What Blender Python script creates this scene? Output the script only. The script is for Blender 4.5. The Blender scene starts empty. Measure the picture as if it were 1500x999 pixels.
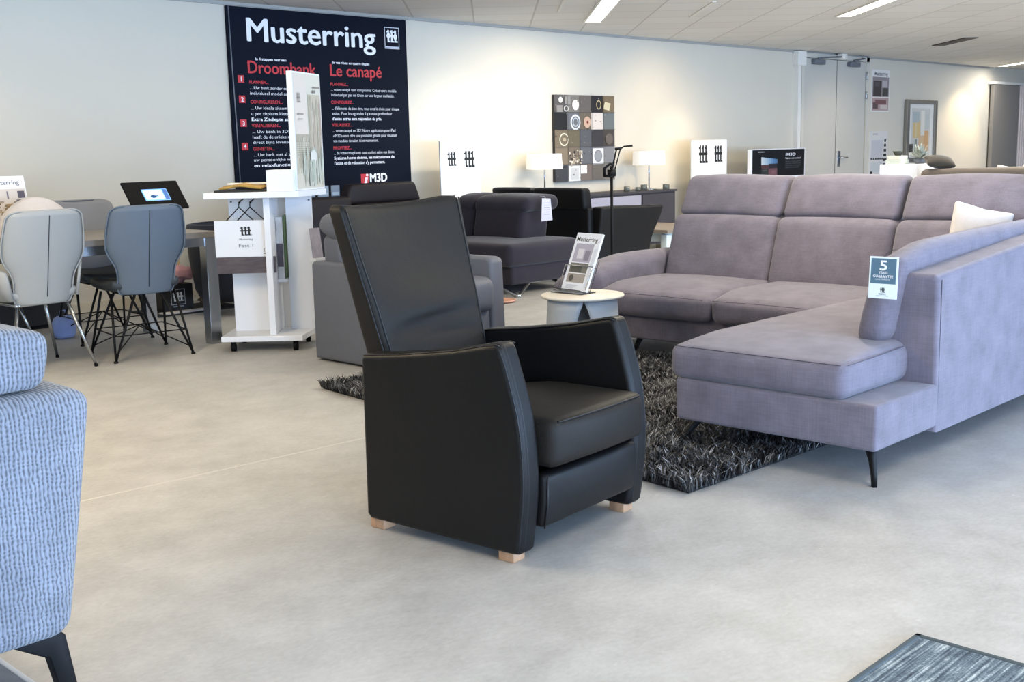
import bpy, bmesh, math, random
import numpy as np
from mathutils import Vector, Matrix, Euler
random.seed(7)
rng = np.random.default_rng(7)
SC = bpy.context.scene
COL = SC.collection
PI = math.pi

# ------------------------------------------------------------------ helpers
def lin(h):
    if isinstance(h, (tuple, list)):
        return tuple(h[:3])
    h = h.lstrip('#')
    v = [int(h[i:i + 2], 16) / 255 for i in (0, 2, 4)]
    return tuple(c / 12.92 if c <= .04045 else ((c + .055) / 1.055) ** 2.4 for c in v)

def new_mat(name):
    m = bpy.data.materials.new(name)
    m.use_nodes = True
    nt = m.node_tree
    return m, nt, nt.nodes['Principled BSDF']

def mat(name, color, rough=.6, metal=0., spec=.5, var=0., vscale=6., bump=0., bscale=200., sheen=0., stretch=(1, 1, 1), emit=0., alpha=1., trans=0.):
    m, nt, b = new_mat(name)
    c = lin(color)
    b.inputs['Base Color'].default_value = (*c, 1)
    b.inputs['Roughness'].default_value = rough
    b.inputs['Metallic'].default_value = metal
    b.inputs['Specular IOR Level'].default_value = spec
    if sheen:
        b.inputs['Sheen Weight'].default_value = sheen
        b.inputs['Sheen Roughness'].default_value = .5
    if trans:
        b.inputs['Transmission Weight'].default_value = trans
    if emit:
        b.inputs['Emission Color'].default_value = (*c, 1)
        b.inputs['Emission Strength'].default_value = emit
    if var or bump:
        tc = nt.nodes.new('ShaderNodeTexCoord')
        mp = nt.nodes.new('ShaderNodeMapping')
        mp.inputs['Scale'].default_value = stretch
        nt.links.new(tc.outputs['Object'], mp.inputs['Vector'])
    if var:
        n = nt.nodes.new('ShaderNodeTexNoise')
        n.inputs['Scale'].default_value = vscale
        n.inputs['Detail'].default_value = 6
        nt.links.new(mp.outputs[0], n.inputs['Vector'])
        r = nt.nodes.new('ShaderNodeValToRGB')
        r.color_ramp.elements[0].position = .3
        r.color_ramp.elements[1].position = .7
        r.color_ramp.elements[0].color = (*[x * (1 - var) for x in c], 1)
        r.color_ramp.elements[1].color = (*[min(1, x * (1 + var)) for x in c], 1)
        nt.links.new(n.outputs['Fac'], r.inputs[0])
        nt.links.new(r.outputs[0], b.inputs['Base Color'])
    if bump:
        n2 = nt.nodes.new('ShaderNodeTexNoise')
        n2.inputs['Scale'].default_value = bscale
        n2.inputs['Detail'].default_value = 3
        nt.links.new(mp.outputs[0], n2.inputs['Vector'])
        bp = nt.nodes.new('ShaderNodeBump')
        bp.inputs['Strength'].default_value = bump
        bp.inputs['Distance'].default_value = .004
        nt.links.new(n2.outputs['Fac'], bp.inputs['Height'])
        nt.links.new(bp.outputs[0], b.inputs['Normal'])
    return m

def link(o, parent=None):
    COL.objects.link(o)
    if parent is not None:
        o.parent = parent
    return o

def obj(name, bm, m=None, parent=None, smooth=True, loc=None, rot=None, wn=False):
    me = bpy.data.meshes.new(name)
    bm.to_mesh(me)
    bm.free()
    ms = m if isinstance(m, (list, tuple)) else [m]
    for x in ms:
        if x is not None:
            me.materials.append(x)
    if smooth:
        me.polygons.foreach_set('use_smooth', [True] * len(me.polygons))
    o = bpy.data.objects.new(name, me)
    link(o, parent)
    if wn:
        md = o.modifiers.new('weighted', 'WEIGHTED_NORMAL'); md.keep_sharp = False; md.weight = 80
    if loc is not None:
        o.location = loc
    if rot is not None:
        o.rotation_euler = rot
    return o

def tag(o, label, cat, group=None):
    o['label'] = label
    o['category'] = cat
    if group:
        o['group'] = group
    return o

def thing(name, label, cat, loc=(0, 0, 0), rz=0., group=None):
    o = bpy.data.objects.new(name, None)
    o.empty_display_size = .1
    link(o)
    o.location = loc
    o.rotation_euler = (0, 0, rz)
    return tag(o, label, cat, group)

def struct(name, bm, m, parent=None, smooth=False):
    o = obj(name, bm, m, parent, smooth)
    if parent is None:
        o['kind'] = 'structure'
    return o

def box(bm, x0, x1, y0, y1, z0, z1, bev=0., seg=2, mi=0):
    vs = [bm.verts.new((x, y, z)) for x in (x0, x1) for y in (y0, y1) for z in (z0, z1)]
    fs = [(0, 1, 3, 2), (4, 6, 7, 5), (0, 4, 5, 1), (2, 3, 7, 6), (0, 2, 6, 4), (1, 5, 7, 3)]
    faces = [bm.faces.new([vs[i] for i in f]) for f in fs]
    for f in faces:
        f.material_index = mi
    if bev:
        es = list({e for f in faces for e in f.edges})
        r = bmesh.ops.bevel(bm, geom=es, offset=bev, segments=seg, profile=.5, affect='EDGES')
        for f in r['faces']:
            f.material_index = mi
    return bm

def B(*a, **k):
    return box(bmesh.new(), *a, **k)

def spaces(h, r, n):
    a = [-h + r * (1 - math.cos(t * PI / 8)) for t in range(4)]  # 0..r
    a = [-h + r * math.tan(t * PI / 16) for t in range(4)] if r > 0 else [-h]
    lo, hi = -h + r, h - r
    mid = [lo + (hi - lo) * i / n for i in range(n + 1)]
    return a + mid + [-x for x in reversed(a)]

def soft(size, r, n=(6, 6, 4), puff=(0, 0, 0), warp=None, bm=None):
    """rounded box with pillowed faces; centred on x,y, bottom at z=0; warp(x,y,z)->xyz"""
    bm = bm or bmesh.new()
    hx, hy, hz = [s / 2 for s in size]
    r = min(r, hx * .99, hy * .99, hz * .99)
    G = [spaces(h, r, k) for h, k in zip((hx, hy, hz), n)]
    N = [len(g) - 1 for g in G]
    V = {}
    def vert(i, j, k):
        key = (i, j, k)
        if key in V:
            return V[key]
        p = Vector((G[0][i], G[1][j], G[2][k]))
        q = Vector((max(-hx + r, min(hx - r, p.x)), max(-hy + r, min(hy - r, p.y)), max(-hz + r, min(hz - r, p.z))))
        d = p - q
        if d.length > 1e-9:
            p = q + d.normalized() * r
        u, v, w = p.x / hx, p.y / hy, p.z / hz
        cu, cv, cw = [max(0., 1 - t * t) for t in (u, v, w)]
        p.x += puff[0] * u * cv * cw
        p.y += puff[1] * v * cu * cw
        p.z += puff[2] * w * cu * cv
        p.z += hz
        if warp:
            p = Vector(warp(p.x, p.y, p.z))
        V[key] = bm.verts.new(p)
        return V[key]
    def grid(ax, side):
        a, b = [t for t in range(3) if t != ax]
        for i in range(N[a]):
            for j in range(N[b]):
                q = []
                for (s, t) in ((0, 0), (1, 0), (1, 1), (0, 1)):
                    ix = [0, 0, 0]
                    ix[ax] = N[ax] if side else 0
                    ix[a] = i + s
                    ix[b] = j + t
                    q.append(vert(*ix))
                flip = (side == 0) ^ (ax == 1)
                if flip:
                    q.reverse()
                bm.faces.new(q)
    for ax in range(3):
        grid(ax, 0)
        grid(ax, 1)
    return bm

def prism(pts, t0, t1, axis='x', bev=.0, seg=3, bm=None):
    """polygon pts (a,b) extruded from t0 to t1 along axis; a,b = the other two axes in order"""
    bm = bm or bmesh.new()
    def P(a, b, t):
        return {'x': (t, a, b), 'y': (a, t, b), 'z': (a, b, t)}[axis]
    v0 = [bm.verts.new(P(a, b, t0)) for a, b in pts]
    v1 = [bm.verts.new(P(a, b, t1)) for a, b in pts]
    n = len(pts)
    faces = [bm.faces.new(list(reversed(v0))), bm.faces.new(v1)]
    for i in range(n):
        faces.append(bm.faces.new((v0[i], v0[(i + 1) % n], v1[(i + 1) % n], v1[i])))
    bmesh.ops.recalc_face_normals(bm, faces=faces)
    if bev:
        es = [e for f in faces[:2] for e in f.edges]
        es = list(set(es))
        bmesh.ops.bevel(bm, geom=es, offset=bev, segments=seg, profile=.5, affect='EDGES')
    return bm

def tube(pts, r, bm=None, seg=8, cap=True, closed=False):
    bm = bm or bmesh.new()
    pts = [Vector(p) for p in pts]
    rs = r if isinstance(r, (list, tuple)) else [r] * len(pts)
    rings = []
    up = None
    n = len(pts)
    for i, p in enumerate(pts):
        if closed:
            d = pts[(i + 1) % n] - pts[i - 1]
        else:
            d = pts[min(i + 1, n - 1)] - pts[max(i - 1, 0)]
        d.normalize()
        if up is None:
            up = Vector((0, 0, 1)) if abs(d.z) < .9 else Vector((1, 0, 0))
        s = d.cross(up).normalized()
        up = s.cross(d).normalized()
        rings.append([bm.verts.new(p + (s * math.cos(a) + up * math.sin(a)) * rs[i]) for a in [2 * PI * k / seg for k in range(seg)]])
    m = n if closed else n - 1
    for i in range(m):
        A, Bq = rings[i], rings[(i + 1) % n]
        for k in range(seg):
            bm.faces.new((A[k], A[(k + 1) % seg], Bq[(k + 1) % seg], Bq[k]))
    if cap and not closed:
        bm.faces.new(rings[0])
        bm.faces.new(list(reversed(rings[-1])))
    bmesh.ops.recalc_face_normals(bm, faces=bm.faces[:])
    return bm

def lathe(prof, seg=32, bm=None, a0=0., a1=2 * PI, c=(0, 0)):
    bm = bm or bmesh.new()
    full = abs(a1 - a0 - 2 * PI) < 1e-6
    k = seg if full else seg + 1
    rings = [[bm.verts.new((c[0] + r * math.cos(a0 + (a1 - a0) * i / seg), c[1] + r * math.sin(a0 + (a1 - a0) * i / seg), z)) for i in range(k)] for r, z in prof]
    for A, Bq in zip(rings, rings[1:]):
        for i in range(seg):
            j = (i + 1) % k
            bm.faces.new((A[i], A[j], Bq[j], Bq[i]))
    return bm

def lathe_closed(prof, seg=32, c=(0, 0)):
    bm = bmesh.new()
    lathe([(max(r, .0005), z) for r, z in prof], seg, bm, c=c)
    bmesh.ops.remove_doubles(bm, verts=bm.verts[:], dist=.0012)
    bmesh.ops.recalc_face_normals(bm, faces=bm.faces[:])
    return bm

def loft(rings, bm=None, closed=True, cap=True):
    bm = bm or bmesh.new()
    R = [[bm.verts.new(p) for p in ring] for ring in rings]
    n = len(R[0])
    for A, Bq in zip(R, R[1:]):
        for i in range(n if closed else n - 1):
            j = (i + 1) % n
            bm.faces.new((A[i], A[j], Bq[j], Bq[i]))
    if cap:
        bm.faces.new(R[0])
        bm.faces.new(R[-1])
    bmesh.ops.recalc_face_normals(bm, faces=bm.faces[:])
    return bm

# flat printed pictures: polygons with their own colour, in local x (right) / y (up); z towards viewer
_colmat = {}
def print_mat(rough=.5, emit=0.):
    key = (rough, emit)
    if key in _colmat:
        return _colmat[key]
    m, nt, b = new_mat('printed_colour_%g_%g' % key)
    at = nt.nodes.new('ShaderNodeAttribute')
    at.attribute_name = 'Col'
    nt.links.new(at.outputs['Color'], b.inputs['Base Color'])
    b.inputs['Roughness'].default_value = rough
    if emit:
        nt.links.new(at.outputs['Color'], b.inputs['Emission Color'])
        b.inputs['Emission Strength'].default_value = emit
    _colmat[key] = m
    return m

class Pic:
    def __init__(s):
        s.bm = bmesh.new()
        s.lay = s.bm.loops.layers.float_color.new('Col')
        s.z = .0005
    def poly(s, pts, col, z=None):
        z = s.z if z is None else z
        s.z += .00004
        f = s.bm.faces.new([s.bm.verts.new((x, y, z)) for x, y in pts])
        f.normal_update()
        if f.normal.z < 0:
            f.normal_flip()
        c = lin(col)
        for l in f.loops:
            l[s.lay] = (*c, 1)
    def rect(s, x0, y0, x1, y1, col):
        s.poly([(x0, y0), (x1, y0), (x1, y1), (x0, y1)], col)
    def disc(s, x, y, rx, ry, col, n=20):
        s.poly([(x + rx * math.cos(2 * PI * i / n), y + ry * math.sin(2 * PI * i / n)) for i in range(n)], col)
    def ring(s, x, y, rx, ry, w, col, n=24):
        for i in range(n):
            a, b = 2 * PI * i / n, 2 * PI * (i + 1) / n
            s.poly([(x + rx * math.cos(a), y + ry * math.sin(a)), (x + rx * math.cos(b), y + ry * math.sin(b)),
                    (x + (rx - w) * math.cos(b), y + (ry - w) * math.sin(b)), (x + (rx - w) * math.cos(a), y + (ry - w) * math.sin(a))], col, s.z)
        s.z += .00004
    def logo(s, x, y, w, h, col):
        """three upright strokes with a foot, joined by a cross bar"""
        for k in (-1, 0, 1):
            cx = x + k * w * .34
            t = w * .085
            s.rect(cx - t, y - h * .42, cx + t, y + h * .5, col)
            s.rect(cx - t, y - h * .5, cx + t * 2.6, y - h * .38, col)
            s.rect(cx - t * 2.2, y + h * .30, cx + t, y + h * .40, col)
        s.rect(x - w * .52, y - h * .06, x + w * .52, y + h * .10, col)
    def mottle(s, x0, y0, x1, y1, cols, n, seed=1):
        r = random.Random(seed)
        for _ in range(n):
            w, h = (x1 - x0) * r.uniform(.06, .25), (y1 - y0) * r.uniform(.05, .2)
            a, b = r.uniform(x0, x1 - w), r.uniform(y0, y1 - h)
            s.rect(a, b, a + w, b + h, r.choice(cols))
    def build(s, name, parent, matrix, rough=.5, emit=0.):
        o = obj(name, s.bm, print_mat(rough, emit), parent, smooth=False)
        o.matrix_local = matrix
        return o

def frame(origin, right, up):
    r = Vector(right).normalized()
    u = Vector(up)
    u = (u - r * u.dot(r)).normalized()
    n = r.cross(u)
    m = Matrix.Identity(4)
    for i, a in enumerate((r, u, n)):
        m[0][i], m[1][i], m[2][i] = a
    m.translation = Vector(origin)
    return m

WALLR, UPV = (1, 0, 0), (0, 0, 1)   # right / up of something facing -Y

def text(name, lines, m, parent, matrix, size, bold=0., align='LEFT', spacing=1., sx=1., width=None, fat=0.):
    cu = bpy.data.curves.new(name, 'FONT')
    cu.body = lines
    cu.size = size
    cu.offset = bold
    cu.align_x = align
    cu.align_y = 'BOTTOM_BASELINE'
    cu.space_line = spacing
    cu.resolution_u = 3
    cu.fill_mode = 'BOTH'
    t = bpy.data.objects.new(name, cu)
    COL.objects.link(t)
    dg = bpy.context.evaluated_depsgraph_get()
    me = bpy.data.meshes.new_from_object(t.evaluated_get(dg))
    bpy.data.objects.remove(t)
    me.name = name
    me.materials.clear()
    me.materials.append(m)
    if width:
        xs = [v.co.x for v in me.vertices]
        if xs:
            sx = width / (max(xs) - min(xs))
    if fat:
        bm = bmesh.new(); bm.from_mesh(me)
        src = bm.faces[:]
        for k, (dx, dy) in enumerate(((fat, 0), (-fat, 0), (0, fat * .6), (0, -fat * .6))):
            g = bmesh.ops.duplicate(bm, geom=src + list({v for f in src for v in f.verts}))
            bmesh.ops.translate(bm, vec=(dx, dy, .00025 * (k + 1)), verts=[e for e in g['geom'] if isinstance(e, bmesh.types.BMVert)])
        bm.to_mesh(me); bm.free()
    o = bpy.data.objects.new(name, me)
    link(o, parent)
    o.matrix_local = matrix @ Matrix.Diagonal((sx, 1, 1, 1))
    return o

def dup(root, loc=None, rz=None, label=None):
    r = root.copy()
    COL.objects.link(r)
    if loc is not None:
        r.location = loc
    if rz is not None:
        r.rotation_euler = (0, 0, rz)
    if label:
        r['label'] = label
    for ch in list(root.children):
        c = ch.copy()
        COL.objects.link(c)
        c.parent = r
        for g in ch.children:
            d = g.copy()
            COL.objects.link(d)
            d.parent = c
    return r

def sm(a, b, t):
    t = max(0., min(1., (t - a) / (b - a)))
    return t * t * (3 - 2 * t)

# ------------------------------------------------------------------ materials
def fabric(name, color, var=.10, scale=420., bump=.35, sheen=.25, rib=None, dark=.6):
    m, nt, b = new_mat(name)
    c = lin(color)
    L = nt.links.new
    tc = nt.nodes.new('ShaderNodeTexCoord')
    n = nt.nodes.new('ShaderNodeTexNoise'); n.inputs['Scale'].default_value = 9; n.inputs['Detail'].default_value = 8
    L(tc.outputs['Object'], n.inputs['Vector'])
    n2 = nt.nodes.new('ShaderNodeTexNoise'); n2.inputs['Scale'].default_value = scale; n2.inputs['Detail'].default_value = 2
    mp = nt.nodes.new('ShaderNodeMapping'); mp.inputs['Scale'].default_value = (1, 1, .25)
    L(tc.outputs['Object'], mp.inputs['Vector']); L(mp.outputs[0], n2.inputs['Vector'])
    slub = []
    for st in ((.10, .10, 1.6), (1.6, 1.6, .07)):
        mq = nt.nodes.new('ShaderNodeMapping'); mq.inputs['Scale'].default_value = st
        nq = nt.nodes.new('ShaderNodeTexNoise'); nq.inputs['Scale'].default_value = scale * .32; nq.inputs['Detail'].default_value = 3
        L(tc.outputs['Object'], mq.inputs['Vector']); L(mq.outputs[0], nq.inputs['Vector']); slub.append(nq.outputs['Fac'])
    sa = nt.nodes.new('ShaderNodeMath'); sa.operation = 'ADD'; L(slub[0], sa.inputs[0]); L(slub[1], sa.inputs[1])
    sb2 = nt.nodes.new('ShaderNodeMath'); sb2.operation = 'MULTIPLY'; sb2.inputs[1].default_value = .5; L(sa.outputs[0], sb2.inputs[0])
    mx = nt.nodes.new('ShaderNodeMath'); mx.operation = 'ADD'
    L(n.outputs['Fac'], mx.inputs[0]); L(sb2.outputs[0], mx.inputs[1])
    r = nt.nodes.new('ShaderNodeValToRGB')
    r.color_ramp.elements[0].position = .75; r.color_ramp.elements[1].position = 1.25
    mr = nt.nodes.new('ShaderNodeMath'); mr.operation = 'MULTIPLY'; mr.inputs[1].default_value = .5
    r.color_ramp.elements[0].position = .36; r.color_ramp.elements[1].position = .64
    r.color_ramp.elements[0].color = (*[x * (1 - var) for x in c], 1)
    r.color_ramp.elements[1].color = (*[x * (1 + var) for x in c], 1)
    L(mx.outputs[0], mr.inputs[0]); L(mr.outputs[0], r.inputs[0])
    colour = r.outputs[0]; height = n2.outputs['Fac']
    if rib:
        w = nt.nodes.new('ShaderNodeTexWave'); w.wave_type = 'BANDS'; w.bands_direction = 'X'
        w.inputs['Scale'].default_value = rib; w.inputs['Distortion'].default_value = 3.5
        w.inputs['Detail'].default_value = 2; w.inputs['Detail Scale'].default_value = 1.5
        L(tc.outputs['Object'], w.inputs['Vector'])
        w2 = nt.nodes.new('ShaderNodeTexWave'); w2.bands_direction = 'Z'
        w2.inputs['Scale'].default_value = rib * .8; w2.inputs['Distortion'].default_value = 11
        w2.inputs['Detail'].default_value = 2
        L(tc.outputs['Object'], w2.inputs['Vector'])
        mm = nt.nodes.new('ShaderNodeMath'); mm.operation = 'MULTIPLY_ADD'; mm.inputs[1].default_value = .35
        L(w2.outputs['Fac'], mm.inputs[0]); L(w.outputs['Fac'], mm.inputs[2])
        rr = nt.nodes.new('ShaderNodeValToRGB')
        rr.color_ramp.elements[0].position = .1; rr.color_ramp.elements[1].position = .75
        rr.color_ramp.elements[0].color = (dark, dark, dark, 1); rr.color_ramp.elements[1].color = (1, 1, 1, 1)
        L(mm.outputs[0], rr.inputs[0])
        mul = nt.nodes.new('ShaderNodeMix'); mul.data_type = 'RGBA'; mul.blend_type = 'MULTIPLY'; mul.inputs['Factor'].default_value = 1
        L(colour, mul.inputs['A']); L(rr.outputs[0], mul.inputs['B'])
        colour = mul.outputs['Result']; height = mm.outputs[0]
    L(colour, b.inputs['Base Color'])
    b.inputs['Roughness'].default_value = .85
    b.inputs['Specular IOR Level'].default_value = .25
    b.inputs['Sheen Weight'].default_value = sheen
    bp = nt.nodes.new('ShaderNodeBump'); bp.inputs['Strength'].default_value = bump; bp.inputs['Distance'].default_value = .003
    L(height, bp.inputs['Height']); L(bp.outputs[0], b.inputs['Normal'])
    return m

def leather(name, color, rough=.42, bump=.22, scale=260., spec=.5):
    m, nt, b = new_mat(name)
    L = nt.links.new
    tc = nt.nodes.new('ShaderNodeTexCoord')
    v = nt.nodes.new('ShaderNodeTexVoronoi'); v.inputs['Scale'].default_value = scale
    n = nt.nodes.new('ShaderNodeTexNoise'); n.inputs['Scale'].default_value = 7; n.inputs['Detail'].default_value = 4
    L(tc.outputs['Object'], v.inputs['Vector']); L(tc.outputs['Object'], n.inputs['Vector'])
    c = lin(color)
    b.inputs['Base Color'].default_value = (*c, 1)
    b.inputs['Specular IOR Level'].default_value = spec
    mr = nt.nodes.new('ShaderNodeMapRange'); mr.inputs['To Min'].default_value = rough - .06; mr.inputs['To Max'].default_value = rough + .08
    L(n.outputs['Fac'], mr.inputs['Value']); L(mr.outputs[0], b.inputs['Roughness'])
    bp = nt.nodes.new('ShaderNodeBump'); bp.inputs['Strength'].default_value = bump; bp.inputs['Distance'].default_value = .0015
    L(v.outputs['Distance'], bp.inputs['Height'])
    b2 = nt.nodes.new('ShaderNodeBump'); b2.inputs['Strength'].default_value = .25; b2.inputs['Distance'].default_value = .01
    L(n.outputs['Fac'], b2.inputs['Height']); L(bp.outputs[0], b2.inputs['Normal'])
    L(b2.outputs[0], b.inputs['Normal'])
    return m

M = {}
M['black_leather'] = leather('black_leather', (.0065, .0065, .007), .46, spec=.36)
M['warm_lit_black'] = leather('warm_lit_black_leather', (.017, .0145, .012), .56, spec=.30)  # same black leather, warm light on seat and back put into its colour
M['black_seam'] = mat('black_stitching', (.010, .011, .013), .45)
M['wood'] = mat('beech_wood', '#b48f70', .5, var=.12, vscale=20, stretch=(1, 6, 1))
M['mauve'] = fabric('mauve_grey_fabric', '#78737f', .20)
M['mauve_seam'] = mat('mauve_seam_thread', '#54525f', .9)
M['blue_tweed'] = fabric('pale_blue_ribbed_fabric', '#8f949f', .16, 300, .8, .3, rib=33., dark=.42)
M['grey_fabric'] = leather('grey_leather', '#6a6d76', .5)
M['charcoal'] = fabric('charcoal_fabric', '#322e38', .08)
M['dark_leather'] = leather('dark_brown_leather', '#231d1f', .5, spec=.3)
M['black_soft'] = leather('black_soft_leather', (.008, .008, .009), .5, spec=.3)
M['black_metal'] = mat('black_metal', (.008, .008, .009), .5, spec=.25)
M['chrome'] = mat('brushed_chrome', '#b9bdc2', .25, 1., var=.05)
M['silver'] = mat('silver_metal', '#c9cacc', .22, 1.)
M['white_board'] = mat('white_laminate', '#eceef2', .35, var=.01)
M['white_paint'] = mat('white_paint', '#e9e6df', .55, var=.02, vscale=3)
M['black_plastic'] = mat('black_plastic', (.008, .008, .009), .7, spec=.15)
M['navy_panel'] = mat('navy_sign_panel', '#0f1626', .6, spec=.12, var=.06, vscale=2)
M['ink_white'] = mat('white_lettering', '#f1f2f6', .5)
M['ink_red'] = mat('red_lettering', '#c8323c', .5)
M['ink_black'] = mat('black_lettering', (.012, .012, .014), .5)
M['ink_grey'] = mat('grey_lettering', '#70747c', .5)
M['plate_grey'] = mat('grey_painted_steel', '#aeb4ba', .45, var=.03)
M['tabletop'] = mat('warm_white_tabletop', '#d9d2c6', .4, var=.03)
M['clear'] = mat('clear_acrylic', '#f4f8fb', .05, trans=.95)
M['cushion'] = fabric('cream_linen', '#d3cdca', .05, 300, .3, .2)
M['blue_chair'] = leather('slate_blue_leather', '#66727f', .5)
M['pale_chair'] = leather('pale_grey_leather', '#a3a6a6', .5)
M['grey_chair'] = leather('mid_grey_leather', '#8b8d92', .5)
M['teal_seat'] = leather('dark_teal_leather', '#3c4348', .5)
M['navy_chair'] = leather('dark_navy_leather', '#1a2030', .5)
M['table_grey'] = mat('taupe_table_board', '#8d867e', .45, var=.08, vscale=14, stretch=(1, 8, 1))
M['shade'] = mat('white_lamp_shade', '#f3efe8', .8, emit=.4)
M['sideboard'] = mat('anthracite_board', '#46444a', .5, var=.06, vscale=12)
M['drawer'] = mat('light_grey_lacquer', '#a9a7b4', .35)
M['mint_leg'] = mat('pale_white_lacquer', '#d6dedb', .4)
M['orange'] = mat('orange_glaze', '#d8693f', .35, var=.1)
M['blue_bag'] = fabric('blue_cloth', '#93a3d0', .1)
M['pink'] = fabric('pink_cloth', '#d9a7ac', .1)
M['brown_cushion'] = fabric('dark_olive_fabric', '#453f36', .15)
M['taupe_fabric'] = fabric('taupe_fabric', '#6a6056', .1)
M['frame_silver'] = mat('silver_frame', '#9b978f', .35, .6)
M['leaf'] = mat('grey_green_leaf', '#5d6758', .6, var=.3, vscale=30)
M['pale_wood'] = mat('pale_wood', '#cdb894', .55, var=.12, vscale=10, stretch=(8, 1, 1))
M['box_black'] = mat('black_card', (.014, .014, .016), .5)

# ------------------------------------------------------------------ camera
cam = bpy.data.cameras.new('camera')
cam.sensor_width = 36.
cam.sensor_fit = 'HORIZONTAL'
cam.lens = 1693.9 * 36 / 1500
cam.clip_start, cam.clip_end = .05, 100
co = bpy.data.objects.new('camera', cam)
COL.objects.link(co)
p_, r_, y_ = math.radians(9.42), math.radians(-1.317), math.radians(44.13)
def cambasis():
    cp, sp, cr, sr = math.cos(p_), math.sin(p_), math.cos(r_), math.sin(r_)
    F, U, X = Vector((0, cp, -sp)), Vector((0, sp, cp)), Vector((1, 0, 0))
    R_, U_ = X * cr + U * sr, U * cr - X * sr
    Mx = Matrix(((math.sin(y_), math.cos(y_), 0), (-math.cos(y_), math.sin(y_), 0), (0, 0, 1)))
    return Mx @ R_, Mx @ U_, Mx @ F
R_, U_, F_ = cambasis()
m4 = Matrix.Identity(4)
for i, a in enumerate((R_, U_, -F_)):
    m4[0][i], m4[1][i], m4[2][i] = a
m4.translation = (0, 0, 1.24)
co.matrix_world = m4
SC.camera = co

# ------------------------------------------------------------------ room
YW, ZC = 8.946, 2.555
X0, X1, YF = -7., 30., -7.
def floor_mat():
    m, nt, b = new_mat('polished_concrete')
    L = nt.links.new
    tc = nt.nodes.new('ShaderNodeTexCoord')
    def noise(sc, det, st=(1, 1, 1), rough=.6):
        mp = nt.nodes.new('ShaderNodeMapping'); mp.inputs['Scale'].default_value = st
        mp.inputs['Rotation'].default_value = (0, 0, .5)
        n = nt.nodes.new('ShaderNodeTexNoise'); n.inputs['Scale'].default_value = sc; n.inputs['Detail'].default_value = det
        n.inputs['Roughness'].default_value = rough
        L(tc.outputs['Object'], mp.inputs['Vector']); L(mp.outputs[0], n.inputs['Vector'])
        return n.outputs['Fac']
    a = noise(.55, 8); c = noise(4.5, 12, (1, 1.25, 1), .72); d = noise(45, 6, (1, 1.6, 1))
    def ma(op, x, y):
        n = nt.nodes.new('ShaderNodeMath'); n.operation = op
        for i, q in enumerate((x, y)):
            if isinstance(q, (int, float)): n.inputs[i].default_value = q
            else: L(q, n.inputs[i])
        return n.outputs[0]
    s = ma('ADD', ma('MULTIPLY', a, .38), ma('ADD', ma('MULTIPLY', c, .42), ma('MULTIPLY', d, .20)))
    r = nt.nodes.new('ShaderNodeValToRGB')
    e = r.color_ramp.elements
    e[0].position = .34; e[0].color = (*lin('#9d9b99'), 1)
    e[1].position = .64; e[1].color = (*lin('#c6c5c3'), 1)
    q = e.new(.5); q.color = (*lin('#b4b3b1'), 1)
    L(s, r.inputs[0])
    # a pale scratch line across the slab
    sep = nt.nodes.new('ShaderNodeSeparateXYZ'); L(tc.outputs['Object'], sep.inputs[0])
    (ax, ay), (bx, by) = (1.86, 4.0), (3.12, 3.925)
    dx, dy = bx - ax, by - ay; ln = math.hypot(dx, dy); nx, ny = -dy / ln, dx / ln
    dist = ma('ABSOLUTE', ma('ADD', ma('ADD', ma('MULTIPLY', sep.outputs[0], nx), ma('MULTIPLY', sep.outputs[1], ny)), -(ax * nx + ay * ny)), 0)
    wob = ma('MULTIPLY', ma('SUBTRACT', c, .5), .02)
    hit = ma('LESS_THAN', ma('ADD', dist, wob), .005)
    hit = ma('MULTIPLY', hit, ma('LESS_THAN', sep.outputs[0], 3.5))
    # flecks
    fl = ma('GREATER_THAN', noise(9, 12, (1, 1.8, 1), .78), .64)
    hit = ma('MAXIMUM', ma('MULTIPLY', hit, .5), ma('MULTIPLY', fl, .35))
    mx = nt.nodes.new('ShaderNodeMix'); mx.data_type = 'RGBA'
    L(hit, mx.inputs['Factor']); L(r.outputs[0], mx.inputs['A']); mx.inputs['B'].default_value = (*lin('#dddad4'), 1)
    L(mx.outputs['Result'], b.inputs['Base Color'])
    rr = nt.nodes.new('ShaderNodeMapRange'); rr.inputs['To Min'].default_value = .42; rr.inputs['To Max'].default_value = .65
    L(c, rr.inputs['Value']); L(rr.outputs[0], b.inputs['Roughness'])
    b.inputs['Specular IOR Level'].default_value = .4
    bp = nt.nodes.new('ShaderNodeBump'); bp.inputs['Strength'].default_value = .12; bp.inputs['Distance'].default_value = .004
    L(c, bp.inputs['Height']); L(bp.outputs[0], b.inputs['Normal'])
    return m

def ceil_mat():
    m, nt, b = new_mat('ceiling_tiles')
    L = nt.links.new
    tc = nt.nodes.new('ShaderNodeTexCoord')
    mp = nt.nodes.new('ShaderNodeMapping'); mp.inputs['Rotation'].default_value = (0, 0, PI / 4)
    mp.inputs['Location'].default_value = (.13, .22, 0)
    br = nt.nodes.new('ShaderNodeTexBrick')
    br.offset = 0
    br.inputs['Scale'].default_value = 1
    br.inputs['Brick Width'].default_value = .6
    br.inputs['Row Height'].default_value = .6
    br.inputs['Mortar Size'].default_value = .009
    br.inputs['Mortar Smooth'].default_value = .2
    br.inputs['Color1'].default_value = (*lin('#e9e7e3'), 1)
    br.inputs['Color2'].default_value = (*lin('#e3e0db'), 1)
    br.inputs['Mortar'].default_value = (*lin('#cbc7c0'), 1)
    L(tc.outputs['Object'], mp.inputs['Vector']); L(mp.outputs[0], br.inputs['Vector'])
    L(br.outputs['Color'], b.inputs['Base Color'])
    b.inputs['Roughness'].default_value = .8
    return m

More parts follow.
